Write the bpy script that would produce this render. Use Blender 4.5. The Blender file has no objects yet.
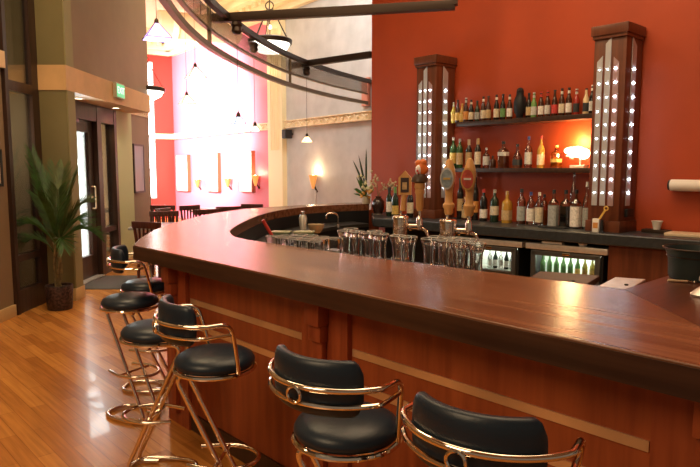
import bpy, bmesh, math, random
from mathutils import Vector, Matrix
random.seed(7)
PI = math.pi
scene = bpy.context.scene
COL = scene.collection
# ------------------------------------------------------------------ camera, world, light, exposure
FPX, EYE = 620.0, 1.5
PITCH = math.atan(65.5 / FPX)
cd = bpy.data.cameras.new('camera'); cam = bpy.data.objects.new('camera', cd); COL.objects.link(cam)
cd.sensor_width = 36; cd.lens = 36 * FPX / 700; cd.clip_start = .05
cam.location = (0, 0, EYE); cam.rotation_euler = (PI / 2 - PITCH, 0, 0)
scene.camera = cam
scene.view_settings.view_transform = 'Standard'; scene.view_settings.look = 'None'
scene.view_settings.gamma = 1; scene.view_settings.exposure = 0.0
w = bpy.data.worlds.new('world'); scene.world = w; w.use_nodes = True
w.node_tree.nodes['Background'].inputs[0].default_value = (.85, .66, .48, 1)
w.node_tree.nodes['Background'].inputs[1].default_value = .22

def lamp(name, kind, loc, energy, color, size=.2, size_y=None, target=None, spot=None, spread=None):
    l = bpy.data.lights.new(name, kind); l.energy = energy; l.color = color
    o = bpy.data.objects.new(name, l); COL.objects.link(o); o.location = loc
    if kind == 'AREA':
        l.size = size
        if size_y: l.shape = 'RECTANGLE'; l.size_y = size_y
        if spread: l.spread = spread
    else: l.shadow_soft_size = size
    if spot: l.spot_size = spot; l.spot_blend = .6
    if target is not None:
        o.rotation_euler = (Vector(target) - Vector(loc)).to_track_quat('-Z', 'Y').to_euler()
    return o
# added spot in place of hidden side-window daylight, bleaching the rose wall
lamp('rose_wall_spot', 'SPOT', (-6.2, 11.6, 3.4), 8800, (1, .98, .98), .5, target=(-3.95, 16.9, 2.6), spot=1.1)
lamp('dining_ceiling_light', 'AREA', (-3.0, 12.6, 5.2), 62, (1, .84, .56), 4, 4, target=(-3.0, 12.6, 0))
lamp('dining_uplight', 'AREA', (-3.2, 14.0, 3.4), 42, (1, .80, .44), 3, 3, target=(-3.2, 14.3, 6))
lamp('grey_wall_light', 'AREA', (-.9, 10.0, 4.9), 85, (1, .95, .90), 1.2, 1.2, target=(-.4, 12.6, 1.8))
# warm area fill below the ceiling, added to light the bar room softly
lamp('bar_room_light', 'AREA', (.6, 3.2, 5.2), 110, (1, .74, .45), 3.0, 3.0, target=(.8, 3.4, 0))
lamp('wall_wash_light', 'AREA', (.9, 4.6, 4.9), 42, (1, .7, .42), 1.6, .6, target=(1.9, 6.2, 1.6))
lamp('entry_light', 'AREA', (-2.0, 5.0, 5.1), 88, (1, .74, .42), 1.6, 1.6, target=(-2.2, 5.2, 0))
lamp('customer_side_fill', 'AREA', (-2.3, .2, 3.6), 70, (1, .72, .42), 1.6, 1.6, target=(-.2, 2.6, .7))  # added fill from the customer side, brightens the bar front panels

# ------------------------------------------------------------------ camera geometry (used only to measure places)
CP, SP = math.cos(PITCH), math.sin(PITCH)
def ray(px, py):
    x = (px - 350) / FPX; y = (233.5 - py) / FPX
    return Vector((x, CP + y * SP, -SP + y * CP))
def atz(px, py, z):
    d = ray(px, py); return Vector((0, 0, EYE)) + d * ((z - EYE) / d.z)
def aty(px, py, Y):
    d = ray(px, py); return Vector((0, 0, EYE)) + d * (Y / d.y)
U2 = Vector((.679, -.734, 0)); N2 = Vector((.734, .679, 0))    # along the back wall to the right / into the wall
def atd(px, py, D):                                             # on the vertical plane N2.P = D
    d = ray(px, py); return Vector((0, 0, EYE)) + d * (D / d.dot(N2))
WR = math.atan2(-.734, .679)
D_WALL = 5.78
W0 = Vector((.277, 8.205, 0))                                   # left end of the orange wall
W0 = W0 + N2 * (D_WALL - W0.dot(N2))
def sof(px, D):                                                 # distance along wall for a picture column on plane D
    return (atd(px, 168, D) - W0).dot(U2)
def wl(s, off, z=0):                                            # wall coordinates: off = metres in front of the wall
    p = W0 + U2 * s - N2 * off; return Vector((p.x, p.y, z))

# ------------------------------------------------------------------ materials
MATS = {}
def mat(name, col, rough=.5, metal=0, emit=None, es=0, trans=0, ior=1.45, coat=0, var=0, vscale=8, stretch=None, bump=0, col2=None, rot=0, alpha=None, spec=None):
    if name in MATS: return MATS[name]
    m = bpy.data.materials.new(name); m.use_nodes = True; nt = m.node_tree; b = nt.nodes['Principled BSDF']
    b.inputs['Base Color'].default_value = (*col, 1); b.inputs['Roughness'].default_value = rough
    b.inputs['Metallic'].default_value = metal; b.inputs['IOR'].default_value = ior
    b.inputs['Transmission Weight'].default_value = trans; b.inputs['Coat Weight'].default_value = coat
    b.inputs['Coat Roughness'].default_value = .08
    if spec is not None: b.inputs['Specular IOR Level'].default_value = spec
    if alpha is not None: b.inputs['Alpha'].default_value = alpha
    if emit: b.inputs['Emission Color'].default_value = (*emit, 1); b.inputs['Emission Strength'].default_value = es
    if var or col2 or bump:
        tc = nt.nodes.new('ShaderNodeTexCoord'); mp = nt.nodes.new('ShaderNodeMapping'); nz = nt.nodes.new('ShaderNodeTexNoise')
        m0 = nt.nodes.new('ShaderNodeMapping'); m0.inputs['Rotation'].default_value = (0, 0, rot)
        nt.links.new(tc.outputs['Object'], m0.inputs[0]); nt.links.new(m0.outputs[0], mp.inputs[0]); nt.links.new(mp.outputs[0], nz.inputs[0])
        if stretch: mp.inputs['Scale'].default_value = stretch
        nz.inputs['Scale'].default_value = vscale; nz.inputs['Detail'].default_value = 6
        if var or col2:
            r = nt.nodes.new('ShaderNodeValToRGB'); nt.links.new(nz.outputs[0], r.inputs[0])
            c2 = col2 or tuple(c * (1 - var) for c in col); c1 = col if col2 else tuple(min(1, c * (1 + var)) for c in col)
            r.color_ramp.elements[0].position = .35; r.color_ramp.elements[1].position = .65
            r.color_ramp.elements[0].color = (*c2, 1); r.color_ramp.elements[1].color = (*c1, 1)
            nt.links.new(r.outputs[0], b.inputs['Base Color'])
        if bump:
            bp = nt.nodes.new('ShaderNodeBump'); bp.inputs['Strength'].default_value = bump; bp.inputs['Distance'].default_value = .01
            nt.links.new(nz.outputs[0], bp.inputs['Height']); nt.links.new(bp.outputs[0], b.inputs['Normal'])
    MATS[name] = m; return m
def wood(name, c1, c2, rough=.35, rot=0, axis=0, scale=5, coat=0, ratio=.06, spec=.5):
    s = [1, 1, 1]; s[axis] = ratio
    return mat(name, c1, rough, col2=c2, stretch=tuple(s), vscale=scale * 6, rot=rot, coat=coat, spec=spec)
def thin(name, tint, gl=.12, rough=.03):                        # thin clear pane: tinted see-through plus gloss
    if name in MATS: return MATS[name]
    m = bpy.data.materials.new(name); m.use_nodes = True; nt = m.node_tree; nt.nodes.clear()
    o = nt.nodes.new('ShaderNodeOutputMaterial'); t = nt.nodes.new('ShaderNodeBsdfTransparent'); g = nt.nodes.new('ShaderNodeBsdfGlossy')
    mx = nt.nodes.new('ShaderNodeMixShader'); lw = nt.nodes.new('ShaderNodeLayerWeight'); ma = nt.nodes.new('ShaderNodeMath')
    t.inputs[0].default_value = (*tint, 1); g.inputs['Roughness'].default_value = rough; lw.inputs[0].default_value = .35
    ma.operation = 'MULTIPLY_ADD'; ma.inputs[1].default_value = .75; ma.inputs[2].default_value = gl
    nt.links.new(lw.outputs['Fresnel'], ma.inputs[0]); nt.links.new(ma.outputs[0], mx.inputs[0])
    nt.links.new(t.outputs[0], mx.inputs[1]); nt.links.new(g.outputs[0], mx.inputs[2]); nt.links.new(mx.outputs[0], o.inputs[0])
    MATS[name] = m; return m
def planks(name):
    m = bpy.data.materials.new(name); m.use_nodes = True; nt = m.node_tree; b = nt.nodes['Principled BSDF']
    tc = nt.nodes.new('ShaderNodeTexCoord'); mp = nt.nodes.new('ShaderNodeMapping'); br = nt.nodes.new('ShaderNodeTexBrick')
    nt.links.new(tc.outputs['Object'], mp.inputs[0]); mp.inputs['Rotation'].default_value = (0, 0, -WR)
    nt.links.new(mp.outputs[0], br.inputs[0])
    br.inputs['Color1'].default_value = (.60, .25, .052, 1); br.inputs['Color2'].default_value = (.38, .135, .026, 1); br.inputs['Mortar'].default_value = (.26, .09, .02, 1)
    br.inputs['Scale'].default_value = 1; br.inputs['Mortar Size'].default_value = .0015; br.inputs['Brick Width'].default_value = .75; br.inputs['Row Height'].default_value = .09
    br.inputs['Bias'].default_value = -.1
    nz = nt.nodes.new('ShaderNodeTexNoise'); mp2 = nt.nodes.new('ShaderNodeMapping'); nt.links.new(mp.outputs[0], mp2.inputs[0])
    mp2.inputs['Scale'].default_value = (1.2, 22, 1); nt.links.new(mp2.outputs[0], nz.inputs[0]); nz.inputs['Scale'].default_value = 2.2
    mx = nt.nodes.new('ShaderNodeMix'); mx.data_type = 'RGBA'; mx.blend_type = 'OVERLAY'; mx.inputs[0].default_value = .45
    nt.links.new(br.outputs[0], mx.inputs[6]); nt.links.new(nz.outputs[0], mx.inputs[7]); nt.links.new(mx.outputs[2], b.inputs['Base Color'])
    b.inputs['Roughness'].default_value = .27; b.inputs['Coat Weight'].default_value = .15
    return m

M = dict(
    floor=planks('floor_planks'),
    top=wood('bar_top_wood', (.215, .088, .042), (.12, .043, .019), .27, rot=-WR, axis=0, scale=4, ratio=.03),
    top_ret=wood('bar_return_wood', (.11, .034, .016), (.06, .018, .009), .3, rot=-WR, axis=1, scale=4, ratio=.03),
    panel=wood('front_panel_wood', (.36, .085, .026), (.24, .05, .016), .38, axis=2, scale=4, ratio=.08),
    pil=wood('pilaster_wood', (.33, .075, .025), (.23, .045, .015), .36, axis=2, scale=4, ratio=.08),
    tower=wood('tower_wood', (.16, .046, .019), (.095, .026, .011), .35, axis=2, scale=4, ratio=.08),
    shelf=wood('shelf_wood', (.16, .05, .02), (.09, .026, .012), .35, axis=0, scale=4),
    darkwood=wood('dark_frame_wood', (.055, .026, .016), (.03, .014, .009), .35, axis=2, scale=4),
    chairwood=wood('chair_wood', (.10, .028, .016), (.05, .014, .01), .35, axis=2),
    brass=mat('brushed_brass', (.74, .56, .36), .36, .75, var=.15, vscale=3),
    chrome=mat('polished_chrome', (.86, .76, .64), .07, 1),  # chrome tinted warm: orange reflections of floor and bar put into its colour
    steel=mat('brushed_steel', (.70, .66, .60), .4, .7, var=.08, vscale=20),
    vinyl=mat('black_vinyl', (.011, .021, .036), .36, bump=.06, vscale=120),
    black=mat('black_plastic', (.012, .012, .013), .45),
    blackmetal=mat('dark_bronze_metal', (.045, .027, .018), .42, .5),
    rail=mat('canopy_rail_metal', (.21, .155, .10), .42, .5),
    slate=mat('slate_counter', (.030, .034, .037), .35, var=.2, vscale=30),
    orange=mat('orange_wall_paint', (.39, .051, .0085), .55, var=.07, vscale=2, bump=.05),
    red=mat('red_wall_paint', (.60, .035, .022), .55),
    pink=mat('bleached_red_wall_paint', (.66, .165, .22), .5),  # red wall lightened to rose, its daylight overexposure put into the colour
    grey=mat('grey_plaster', (.50, .485, .465), .65, var=.1, vscale=2.5, bump=.15),
    brown=mat('brown_wall_paint', (.235, .165, .09), .6, var=.05, vscale=3),
    olive=mat('olive_wall_paint', (.19, .155, .065), .6, var=.05, vscale=3),
    olivelt=mat('olive_edge_paint', (.27, .24, .11), .6),
    green=mat('soffit_lit_green_paint', (.50, .52, .26), .6),  # green wall paint, made paler for the soffit light falling on it
    tan=mat('tan_band', (.66, .40, .18), .5, var=.08, vscale=4),
    cream=mat('cream_paint', (.84, .70, .42), .55),
    creamband=mat('cream_band', (.72, .52, .30), .55, var=.08, vscale=9),
    relief=mat('relief_band', (.92, .76, .50), .5, col2=(.76, .58, .34), stretch=(3, 3, 6), vscale=3, bump=.3),
    base=mat('baseboard_paint', (.60, .42, .19), .45),
    ceil=mat('ceiling_paint', (.66, .50, .30), .7),
    white=mat('white_paint', (.85, .82, .78), .45),
    paper=mat('white_paper', (.80, .74, .66), .6),
    led=mat('led_white', (1, 1, 1), .4, emit=(.82, .91, 1), es=60),
    ledstrip=mat('mirror_strip', (.55, .55, .57), .3, .35),
    ledglass=mat('pink_grey_strip', (.42, .28, .28), .3, .3),
    glass=mat('clear_glass', (1, 1, 1), .01, trans=1, ior=1.46),
    rim=mat('whitened_glass_rim', (.95, .95, .93), .05, trans=.7, ior=1.5),  # rim glass whitened, bright edge highlights put into its colour
    pane=thin('window_glass', (.93, .95, .94)),
    daylight=mat('daylight_sky', (1, 1, 1), 1, emit=(.93, 1, .98), es=8),
    winlight=mat('window_daylight', (1, 1, 1), 1, emit=(1, 1, 1), es=7),
    rubber=mat('rubber_mat', (.06, .05, .04), .8, bump=.3, vscale=60),
    meshp=mat('perforated_mesh', (.30, .25, .18), .5, .3, alpha=.5),
)
# ------------------------------------------------------------------ mesh builder
class MB:
    def __init__(s): s.bm = bmesh.new()
    def box(s, c, d, rz=0, rot=None, bev=0):
        r = bmesh.ops.create_cube(s.bm, size=1)
        mt = Matrix.Translation(c) @ (rot.to_4x4() if rot is not None else Matrix.Rotation(rz, 4, 'Z')) @ Matrix.Diagonal((*d, 1))
        bmesh.ops.transform(s.bm, matrix=mt, verts=r['verts'])
        if bev:
            es = list({e for v in r['verts'] for e in v.link_edges})
            bmesh.ops.bevel(s.bm, geom=es, offset=bev, segments=2, affect='EDGES', profile=.6)
        return s
    def prism(s, poly, z0, z1):
        a = [s.bm.verts.new((p[0], p[1], z0)) for p in poly]; b = [s.bm.verts.new((p[0], p[1], z1)) for p in poly]
        n = len(poly)
        s.bm.faces.new(list(reversed(a))); s.bm.faces.new(b)
        for i in range(n): s.bm.faces.new((a[i], a[(i + 1) % n], b[(i + 1) % n], b[i]))
        return s
    def extr(s, poly, mtx, t):                                  # polygon in local xy, thickness t along local z, placed by mtx
        a = [s.bm.verts.new(mtx @ Vector((p[0], p[1], 0))) for p in poly]; b = [s.bm.verts.new(mtx @ Vector((p[0], p[1], t))) for p in poly]
        n = len(poly)
        s.bm.faces.new(list(reversed(a))); s.bm.faces.new(b)
        for i in range(n): s.bm.faces.new((a[i], a[(i + 1) % n], b[(i + 1) % n], b[i]))
        return s
    def lathe(s, prof, seg=20, c=(0, 0, 0), axis=None, sq=0, sx=1, sy=1):
        rot = Vector((0, 0, 1)).rotation_difference(Vector(axis)).to_matrix() if axis is not None else Matrix.Identity(3)
        rings = []
        for r, z in prof:
            if r < 1e-6: rings.append([s.bm.verts.new(rot @ Vector((0, 0, z)) + Vector(c))])
            else:
                ring = []
                for k in range(seg):
                    a = 2 * PI * (k + .5) / seg; ca, sa = math.cos(a), math.sin(a)
                    q = 1
                    if sq: q = (abs(ca) ** sq + abs(sa) ** sq) ** (-1 / sq)
                    ring.append(s.bm.verts.new(rot @ Vector((r * ca * q * sx, r * sa * q * sy, z)) + Vector(c)))
                rings.append(ring)
        for A, B in zip(rings, rings[1:]):
            for k in range(seg):
                k2 = (k + 1) % seg
                if len(A) == 1 and len(B) == 1: continue
                if len(A) == 1: s.bm.faces.new((A[0], B[k2], B[k]) if False else (A[0], B[k], B[k2]))
                elif len(B) == 1: s.bm.faces.new((A[k], B[0], A[k2]))
                else: s.bm.faces.new((A[k], A[k2], B[k2], B[k]))
        return s
    def tube(s, pts, r, seg=8, closed=False, taper=None):
        pts = [Vector(p) for p in pts]; n = len(pts); rings = []
        up = None
        for i in range(n):
            if closed: t = pts[(i + 1) % n] - pts[i - 1]
            else: t = pts[min(i + 1, n - 1)] - pts[max(i - 1, 0)]
            t.normalize()
            if up is None:
                up = Vector((0, 0, 1)) if abs(t.z) < .9 else Vector((1, 0, 0))
            x = up - t * up.dot(t); x.normalize(); up = x; y = t.cross(x)
            rr = r if taper is None else r + (taper - r) * i / (n - 1)
            rings.append([s.bm.verts.new(pts[i] + (x * math.cos(2 * PI * k / seg) + y * math.sin(2 * PI * k / seg)) * rr) for k in range(seg)])
        m = n if closed else n - 1
        for i in range(m):
            A, B = rings[i], rings[(i + 1) % n]
            # match twist on closing
            off = 0
            if closed and i == n - 1:
                off = min(range(seg), key=lambda o: (A[0].co - B[o].co).length)
            for k in range(seg):
                s.bm.faces.new((A[k], A[(k + 1) % seg], B[(k + 1 + off) % seg], B[(k + off) % seg]))
        if not closed:
            s.bm.faces.new(list(reversed(rings[0]))); s.bm.faces.new(rings[-1])
        return s
    def ball(s, c, r, seg=12, sc=(1, 1, 1)):
        q = bmesh.ops.create_uvsphere(s.bm, u_segments=seg, v_segments=max(6, seg // 2 + 2), radius=r)
        bmesh.ops.transform(s.bm, matrix=Matrix.Translation(c) @ Matrix.Diagonal((*sc, 1)), verts=q['verts']); return s
    def quad(s, a, b, c, d):
        s.bm.faces.new([s.bm.verts.new(p) for p in (a, b, c, d)]); return s
def fillet(pts, r, n=5):
    pts = [Vector(p) for p in pts]; out = [pts[0]]
    for a, b, c in zip(pts, pts[1:], pts[2:]):
        u = (a - b); v = (c - b); q = min(r, u.length * .49, v.length * .49)
        p0 = b + u.normalized() * q; p1 = b + v.normalized() * q
        for k in range(n + 1):
            t = k / n; out.append(p0 * (1 - t) ** 2 + b * 2 * t * (1 - t) + p1 * t * t)
    out.append(pts[-1]); return out
def catmull(pts, n=6):
    P = [Vector(p) for p in pts]; P = [P[0] * 2 - P[1]] + P + [P[-1] * 2 - P[-2]]; out = []
    for i in range(1, len(P) - 2):
        for k in range(n):
            t = k / n
            out.append(.5 * ((2 * P[i]) + (P[i + 1] - P[i - 1]) * t + (2 * P[i - 1] - 5 * P[i] + 4 * P[i + 1] - P[i + 2]) * t * t + (3 * P[i] - P[i - 1] - 3 * P[i + 1] + P[i + 2]) * t ** 3))
    out.append(P[-2]); return out
def obj(name, mb, m, parent=None, loc=None, rz=0, smooth=True, bevel=0):
    me = bpy.data.meshes.new(name)
    bmesh.ops.recalc_face_normals(mb.bm, faces=mb.bm.faces)
    mb.bm.to_mesh(me); mb.bm.free()
    if smooth:
        for p in me.polygons: p.use_smooth = True
        me.set_sharp_from_angle(angle=math.radians(38))
    o = bpy.data.objects.new(name, me); COL.objects.link(o); me.materials.append(m)
    if parent: o.parent = parent
    if loc is not None: o.location = loc
    if rz: o.rotation_euler = (0, 0, rz)
    if bevel:
        b = o.modifiers.new('bevel', 'BEVEL'); b.width = bevel; b.segments = 2; b.limit_method = 'ANGLE'
    return o
def tag(o, label, cat, group=None):
    o['label'] = label; o['category'] = cat
    if group: o['group'] = group
    return o
def thing(name, label, cat, loc=(0, 0, 0), rz=0, group=None):
    o = bpy.data.objects.new(name, None); COL.objects.link(o); o.location = loc; o.rotation_euler = (0, 0, rz)
    o.empty_display_size = .05
    return tag(o, label, cat, group)
def struct(name, mb, m, parent=None, **k):
    o = obj(name, mb, m, parent, **k)
    if not parent: o['kind'] = 'structure'
    return o
def copy_tree(o, parent=None):
    c = o.copy(); COL.objects.link(c); c.parent = parent
    for ch in list(o.children): copy_tree(ch, c)
    return c
def dup(root, loc, rz, label):
    c = copy_tree(root); c.location = loc; c.rotation_euler = (0, 0, rz); c['label'] = label; return c

# ================================================================== SETTING
struct('floor', MB().box((0, 9, -.05), (20, 30, .1)), M['floor'])
struct('ceiling', MB().box((0, 9, 5.45), (20, 30, .1)), M['ceil'])
# orange back wall
L_OR = 7.0
struct('wall_orange', MB().box((L_OR / 2, .12, 2.7), (L_OR, .24, 5.4)), M['orange'], loc=W0, rz=WR)
# far wall of dining room: grey part and rose part, pilaster between
FD = Vector((-.596, .803, 0)); FN = Vector((.803, .596, 0))     # towards the left/deeper ; into the wall
F0 = aty(371, 168, 11.3); F0.z = 0
FR = math.atan2(-.803, .596)
def fpt(px, py, off=0):                                          # point on far wall plane for picture column
    d = ray(px, py); t = (F0 - Vector((0, 0, EYE))).dot(FN) - off
    return Vector((0, 0, EYE)) + d * (t / d.dot(FN))
def fs(px): return (fpt(px, 168) - F0).dot(-FD)                  # along the wall (to the right positive)
s_corner, s_pl, s_pr = fs(175), fs(273), fs(287)
WT = 4.79
struct('wall_grey', MB().box(((s_pr + 3.5) / 2, .1, 2.7), (3.5 - s_pr, .2, 5.4)), M['grey'], loc=F0, rz=FR)
struct('wall_rose', MB().box(((s_corner + s_pr) / 2, .1, 2.7), (s_pr - s_corner, .2, 5.4)), M['pink'], loc=F0, rz=FR)
mb = MB(); mb.box(((s_pl + s_pr) / 2, -.06, 2.4), (s_pr - s_pl, .12, 4.79))
for k in range(5): mb.box((s_pl + (s_pr - s_pl) * (.26 + .12 * k), -.13, 3.2), (.025, .03, 2.6))
mb.box(((s_pl + s_pr) / 2, -.08, 4.72), (s_pr - s_pl + .1, .2, .14)); mb.box(((s_pl + s_pr) / 2, -.08, .1), (s_pr - s_pl + .08, .18, .2))
struct('trim_1', mb, M['cream'], loc=F0, rz=FR)
def relief(mb, s0, s1, z0, z1):
    mb.box(((s0 + s1) / 2, -.02, (z0 + z1) / 2), (s1 - s0, .04, z1 - z0)); n = int((s1 - s0) / .24)
    for k in range(n):
        x = s0 + .12 + k * (s1 - s0) / n
        mb.box((x, -.05, (z0 + z1) / 2), (.15, .04, .02), rot=Matrix.Rotation(.6, 3, 'Y'))
        mb.ball((x + .06, -.045, (z0 + z1) / 2), .035, 8)
    mb.box(((s0 + s1) / 2, -.05, z1 - .01), (s1 - s0, .06, .02)); mb.box(((s0 + s1) / 2, -.05, z0 + .01), (s1 - s0, .06, .02))
mb = MB(); relief(mb, s_pr + .02, 3.4, 2.36, 2.52); struct('trim_2', mb, M['relief'], loc=F0, rz=FR)
mb = MB(); relief(mb, s_corner, s_pl - .02, 2.36, 2.52); struct('trim_3', mb, M['relief'], loc=F0, rz=FR)
def cornice(s0, s1):
    mb = MB(); L = s1 - s0; c = (s0 + s1) / 2
    mb.box((c, -.06, 4.86), (L, .12, .12)); mb.box((c, -.14, 5.02), (L, .28, .2)); mb.box((c, -.26, 5.2), (L, .52, .18)); mb.box((c, -.34, 5.34), (L, .68, .12))
    for k in range(int(L / .3)): mb.box((s0 + .15 + k * .3, -.31, 5.07), (.14, .1, .1))
    return mb
struct('trim_4', cornice(s_corner, 3.4), M['cream'], loc=F0, rz=FR)
# red end wall with the tall window
FC = F0 - FD * s_corner
ER = FR + PI / 2                                                 # runs from the corner back towards the left
def evec(t, off, z): p = FC - FN * t - FD * off; return Vector((p.x, p.y, z))
mb = MB(); mb.box((-.29, .1, 2.7), (.58, .2, 5.4)); mb.box((-3.4, .1, 2.7), (1.5, .2, 5.4)); mb.box((-1.62, .1, .3), (2.1, .2, .6)); mb.box((-1.62, .1, 5.0), (2.1, .2, .8))
struct('wall_red', mb, M['red'], loc=FC, rz=ER)
mb = MB(); mb.box((-.29, -.03, 2.44), (.6, .06, .16)); struct('trim_5', mb, M['creamband'], loc=FC, rz=ER)
mb = MB(); L = 4.0
mb.box((-L / 2, -.06, 4.86), (L, .12, .12)); mb.box((-L / 2, -.14, 5.02), (L, .28, .2)); mb.box((-L / 2, -.26, 5.2), (L, .52, .18)); mb.box((-L / 2, -.34, 5.34), (L, .68, .12))
for k in range(13): mb.box((-.2 - k * .3, -.31, 5.07), (.14, .1, .1))
struct('trim_6', mb, M['cream'], loc=FC, rz=ER)
mb = MB(); mb.box((-1.62, .12, 2.6), (2.08, .04, 4.0)); wn = struct('window_2', mb, M['winlight'], loc=FC, rz=ER)
mb = MB()
for x in (-2.64, -1.62, -.60): mb.box((x, .06, 2.6), (.05, .08, 4.0))
for z in (.62, 1.45, 2.44, 4.58): mb.box((-1.62, .06, z), (2.08, .08, .05))
obj('window_frame', mb, M['white'], wn)
# left wall
LX = lambda Y: -3.42 - .02 * (Y - 6.3)
mb = MB(); mb.box((-3.52, 3.1, 2.7), (.2, 6.2, 5.4)); struct('wall_left', mb, M['brown'])
mb = MB(); mb.box((-3.61, 9.0, 4.0), (.2, 4.0, 2.8)); mb.box((-3.61, 10.43, 1.3), (.2, 1.05, 2.62)); mb.box((-3.61, 10.43, 2.6), (.2, 1.05, .1)); struct('wall_entry', mb, M['brown'])
mb = MB(); mb.box((-3.56, 9.62, 1.3), (.2, .64, 2.62)); struct('wall_green', mb, M['green'])
mb = MB(); mb.box((-3.30, 7.03, 2.7), (.36, .2, 5.4)); struct('wall_pilaster', mb, M['olive'])
mb = MB(); mb.box((-3.114, 7.035, 2.7), (.012, .19, 5.4)); struct('trim_7', mb, M['olivelt'])
# soffit box over the door with the tan band
mb = MB(); mb.box((-3.315, 8.355, 2.485), (.42, 2.87, .27)); struct('soffit', mb, M['tan'])
mb = MB(); mb.box((-3.505, 10.35, 2.45), (.03, 1.1, .18))
for k in range(10): mb.box((-3.487, 9.85 + k * .105, 2.45), (.02, .05, .1))
struct('trim_8', mb, M['creamband'])
mb = MB(); mb.box((-3.40, 3.11, 2.555), (.04, 6.22, .16)); struct('trim_9', mb, M['creamband'])
mb = MB(); mb.box((-3.41, 3.1, .06), (.03, 6.2, .12), bev=.006); struct('baseboard_left', mb, M['base'])
mb = MB(); mb.box((-3.295, 7.03, .07), (.39, .24, .14), bev=.006); struct('baseboard_pilaster', mb, M['base'])
mb = MB(); mb.box((-3.45, 10.1, .06), (.03, 1.6, .12), bev=.006); struct('baseboard_entry', mb, M['base'])
# sidelight window beside the palm
mb = MB(); mb.box((-3.43, 6.25, 2.0), (.08, .06, 4.0)); mb.box((-3.45, 6.85, 2.0), (.07, .16, 4.0)); mb.box((-3.44, 6.78, 2.0), (.07, .03, 4.0))
for z, h in ((.12, .24), (.57, .07), (2.33, .1), (4.0, .1)): mb.box((-3.44, 6.52, z), (.07, .5, h))
w1 = struct('window_1', mb, M['darkwood'])
obj('pane', MB().box((-3.44, 6.52, 2.0), (.008, .49, 3.9)), M['pane'], w1)
mb = MB(); mb.box((-4.35, 7.35, 2.7), (1.6, .1, 5.4)); struct('wall_vestibule', mb, mat('vestibule_paint', (.46, .36, .25), .6))
mb = MB(); mb.box((-4.35, 7.285, 2.485), (1.6, .03, .27)); struct('trim_10', mb, M['tan'])
mb = MB(); mb.box((-5.15, 5.8, 2.7), (.1, 3.2, 5.4)); struct('wall_vestibule_side', mb, MATS['vestibule_paint'])
lamp('vestibule_fill', 'POINT', (-3.95, 6.5, 1.9), 38, (1, .8, .55), .35)  # added unseen point light, brightens the vestibule wall behind the pane
mb = MB(); mb.box((-3.47, 6.45, 4.8), (.2, .5, 1.4)); struct('wall_over_window', mb, M['brown'])
# entrance door, jamb and sidelight
mb = MB()
for y in (7.62, 8.50): mb.box((-3.55, y, 1.08), (.05, .14, 2.12))
mb.box((-3.55, 8.06, .17), (.05, .8, .3)); mb.box((-3.55, 8.06, 2.06), (.05, .8, .17))
dr = struct('door_1', mb, M['darkwood'])
obj('pane', MB().box((-3.55, 8.06, 1.17), (.01, .76, 1.72)), M['pane'], dr)
mb = MB(); mb.tube(fillet([(-3.52, 8.47, .95), (-3.47, 8.47, .95), (-3.47, 8.47, 1.25), (-3.52, 8.47, 1.25)], .02), .01); mb.lathe([(.0, 0), (.022, 0), (.022, .015), (0, .015)], 12, (-3.525, 8.47, 1.1), axis=(1, 0, 0))
obj('door_handle', mb, M['brass'], dr)
obj('door_closer', MB().box((-3.5, 7.9, 2.11), (.06, .3, .06), bev=.01), M['blackmetal'], dr)
mb = MB(); mb.box((-3.53, 8.66, 1.17), (.14, .14, 2.35)); mb.box((-3.53, 9.26, 1.17), (.14, .09, 2.35)); mb.box((-3.53, 7.5, 1.17), (.14, .1, 2.35)); mb.box((-3.53, 8.4, 2.24), (.13, 1.7, .22))
for z in (.06, .62): mb.box((-3.53, 8.97, z), (.1, .5, .12 if z < .1 else .07))
w3 = struct('window_3', mb, M['darkwood'])
obj('pane', MB().box((-3.53, 8.97, 1.17), (.008, .5, 2.2)), M['pane'], w3)
struct('wall_sidelight', MB().box((-3.87, 9.72, 1.4), (.36, .06, 2.8)), mat('sage_paint', (.30, .34, .22), .6))
mb = MB(); mb.box((-4.85, 10.0, 1.35), (2.2, .02, 2.9)); tag(struct('exterior_daylight', mb, M['daylight']), 'bright daylight outside the glazed door', 'daylight')
struct('trim_11', MB().box((-3.52, 8.06, .012), (.2, .95, .024)), M['steel'])
lamp('door_daylight', 'AREA', (-3.75, 8.06, 1.3), 60, (.92, 1, .98), .7, 1.7, target=(-1.5, 6.6, .2))

# ================================================================== THE BAR
TOPZ = 1.05
P0 = Vector((-1.272, 3.616, 0)); Q = Vector((.98, 1.18, 0)); IC = Vector((1.025, 2.284, 0))
outer_px = [(133.5, 245), (141.4, 237.5), (152, 231.2), (163, 226.6), (184, 220), (205.6, 214.8), (227, 211.2), (253, 208.2), (283, 206.2), (315, 204.2), (345, 202.9), (369, 202.2)]
outc = [atz(x, y, TOPZ) for x, y in outer_px]
for v in outc: v.z = 0
outer = catmull(outc, 5)
inner_px = [(369, 203.8), (340, 204.9), (308, 206.8), (285, 209.5), (270, 212.3), (257, 216), (245, 221), (235, 226.5), (230, 231.5), (235, 236.5), (248, 239.7)]
inc = [atz(x, y, TOPZ) for x, y in inner_px]
for v in inc: v.z = 0
inner = catmull(inc, 5) + [Vector((.126, 3.087, 0)), Vector((.595, 2.681, 0)), IC]
def offs(path, d):
    out = []
    for i, p in enumerate(path):
        a = path[max(i - 1, 0)]; b = path[min(i + 1, len(path) - 1)]
        t = (b - a).normalized(); out.append(p + Vector((t.y, -t.x, 0)) * d)
    return out
bar = thing('bar_counter', 'long curved mahogany bar counter with glossy dark top and red-brown panelled front', 'bar counter')
mb = MB(); mb.prism([tuple(p) for p in [Q] + outer + inner], TOPZ - .083, TOPZ); obj('bar_top', mb, M['top'], bar, bevel=.003)
eo = [Q] + outer; ei = offs(eo, -.004)
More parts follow.
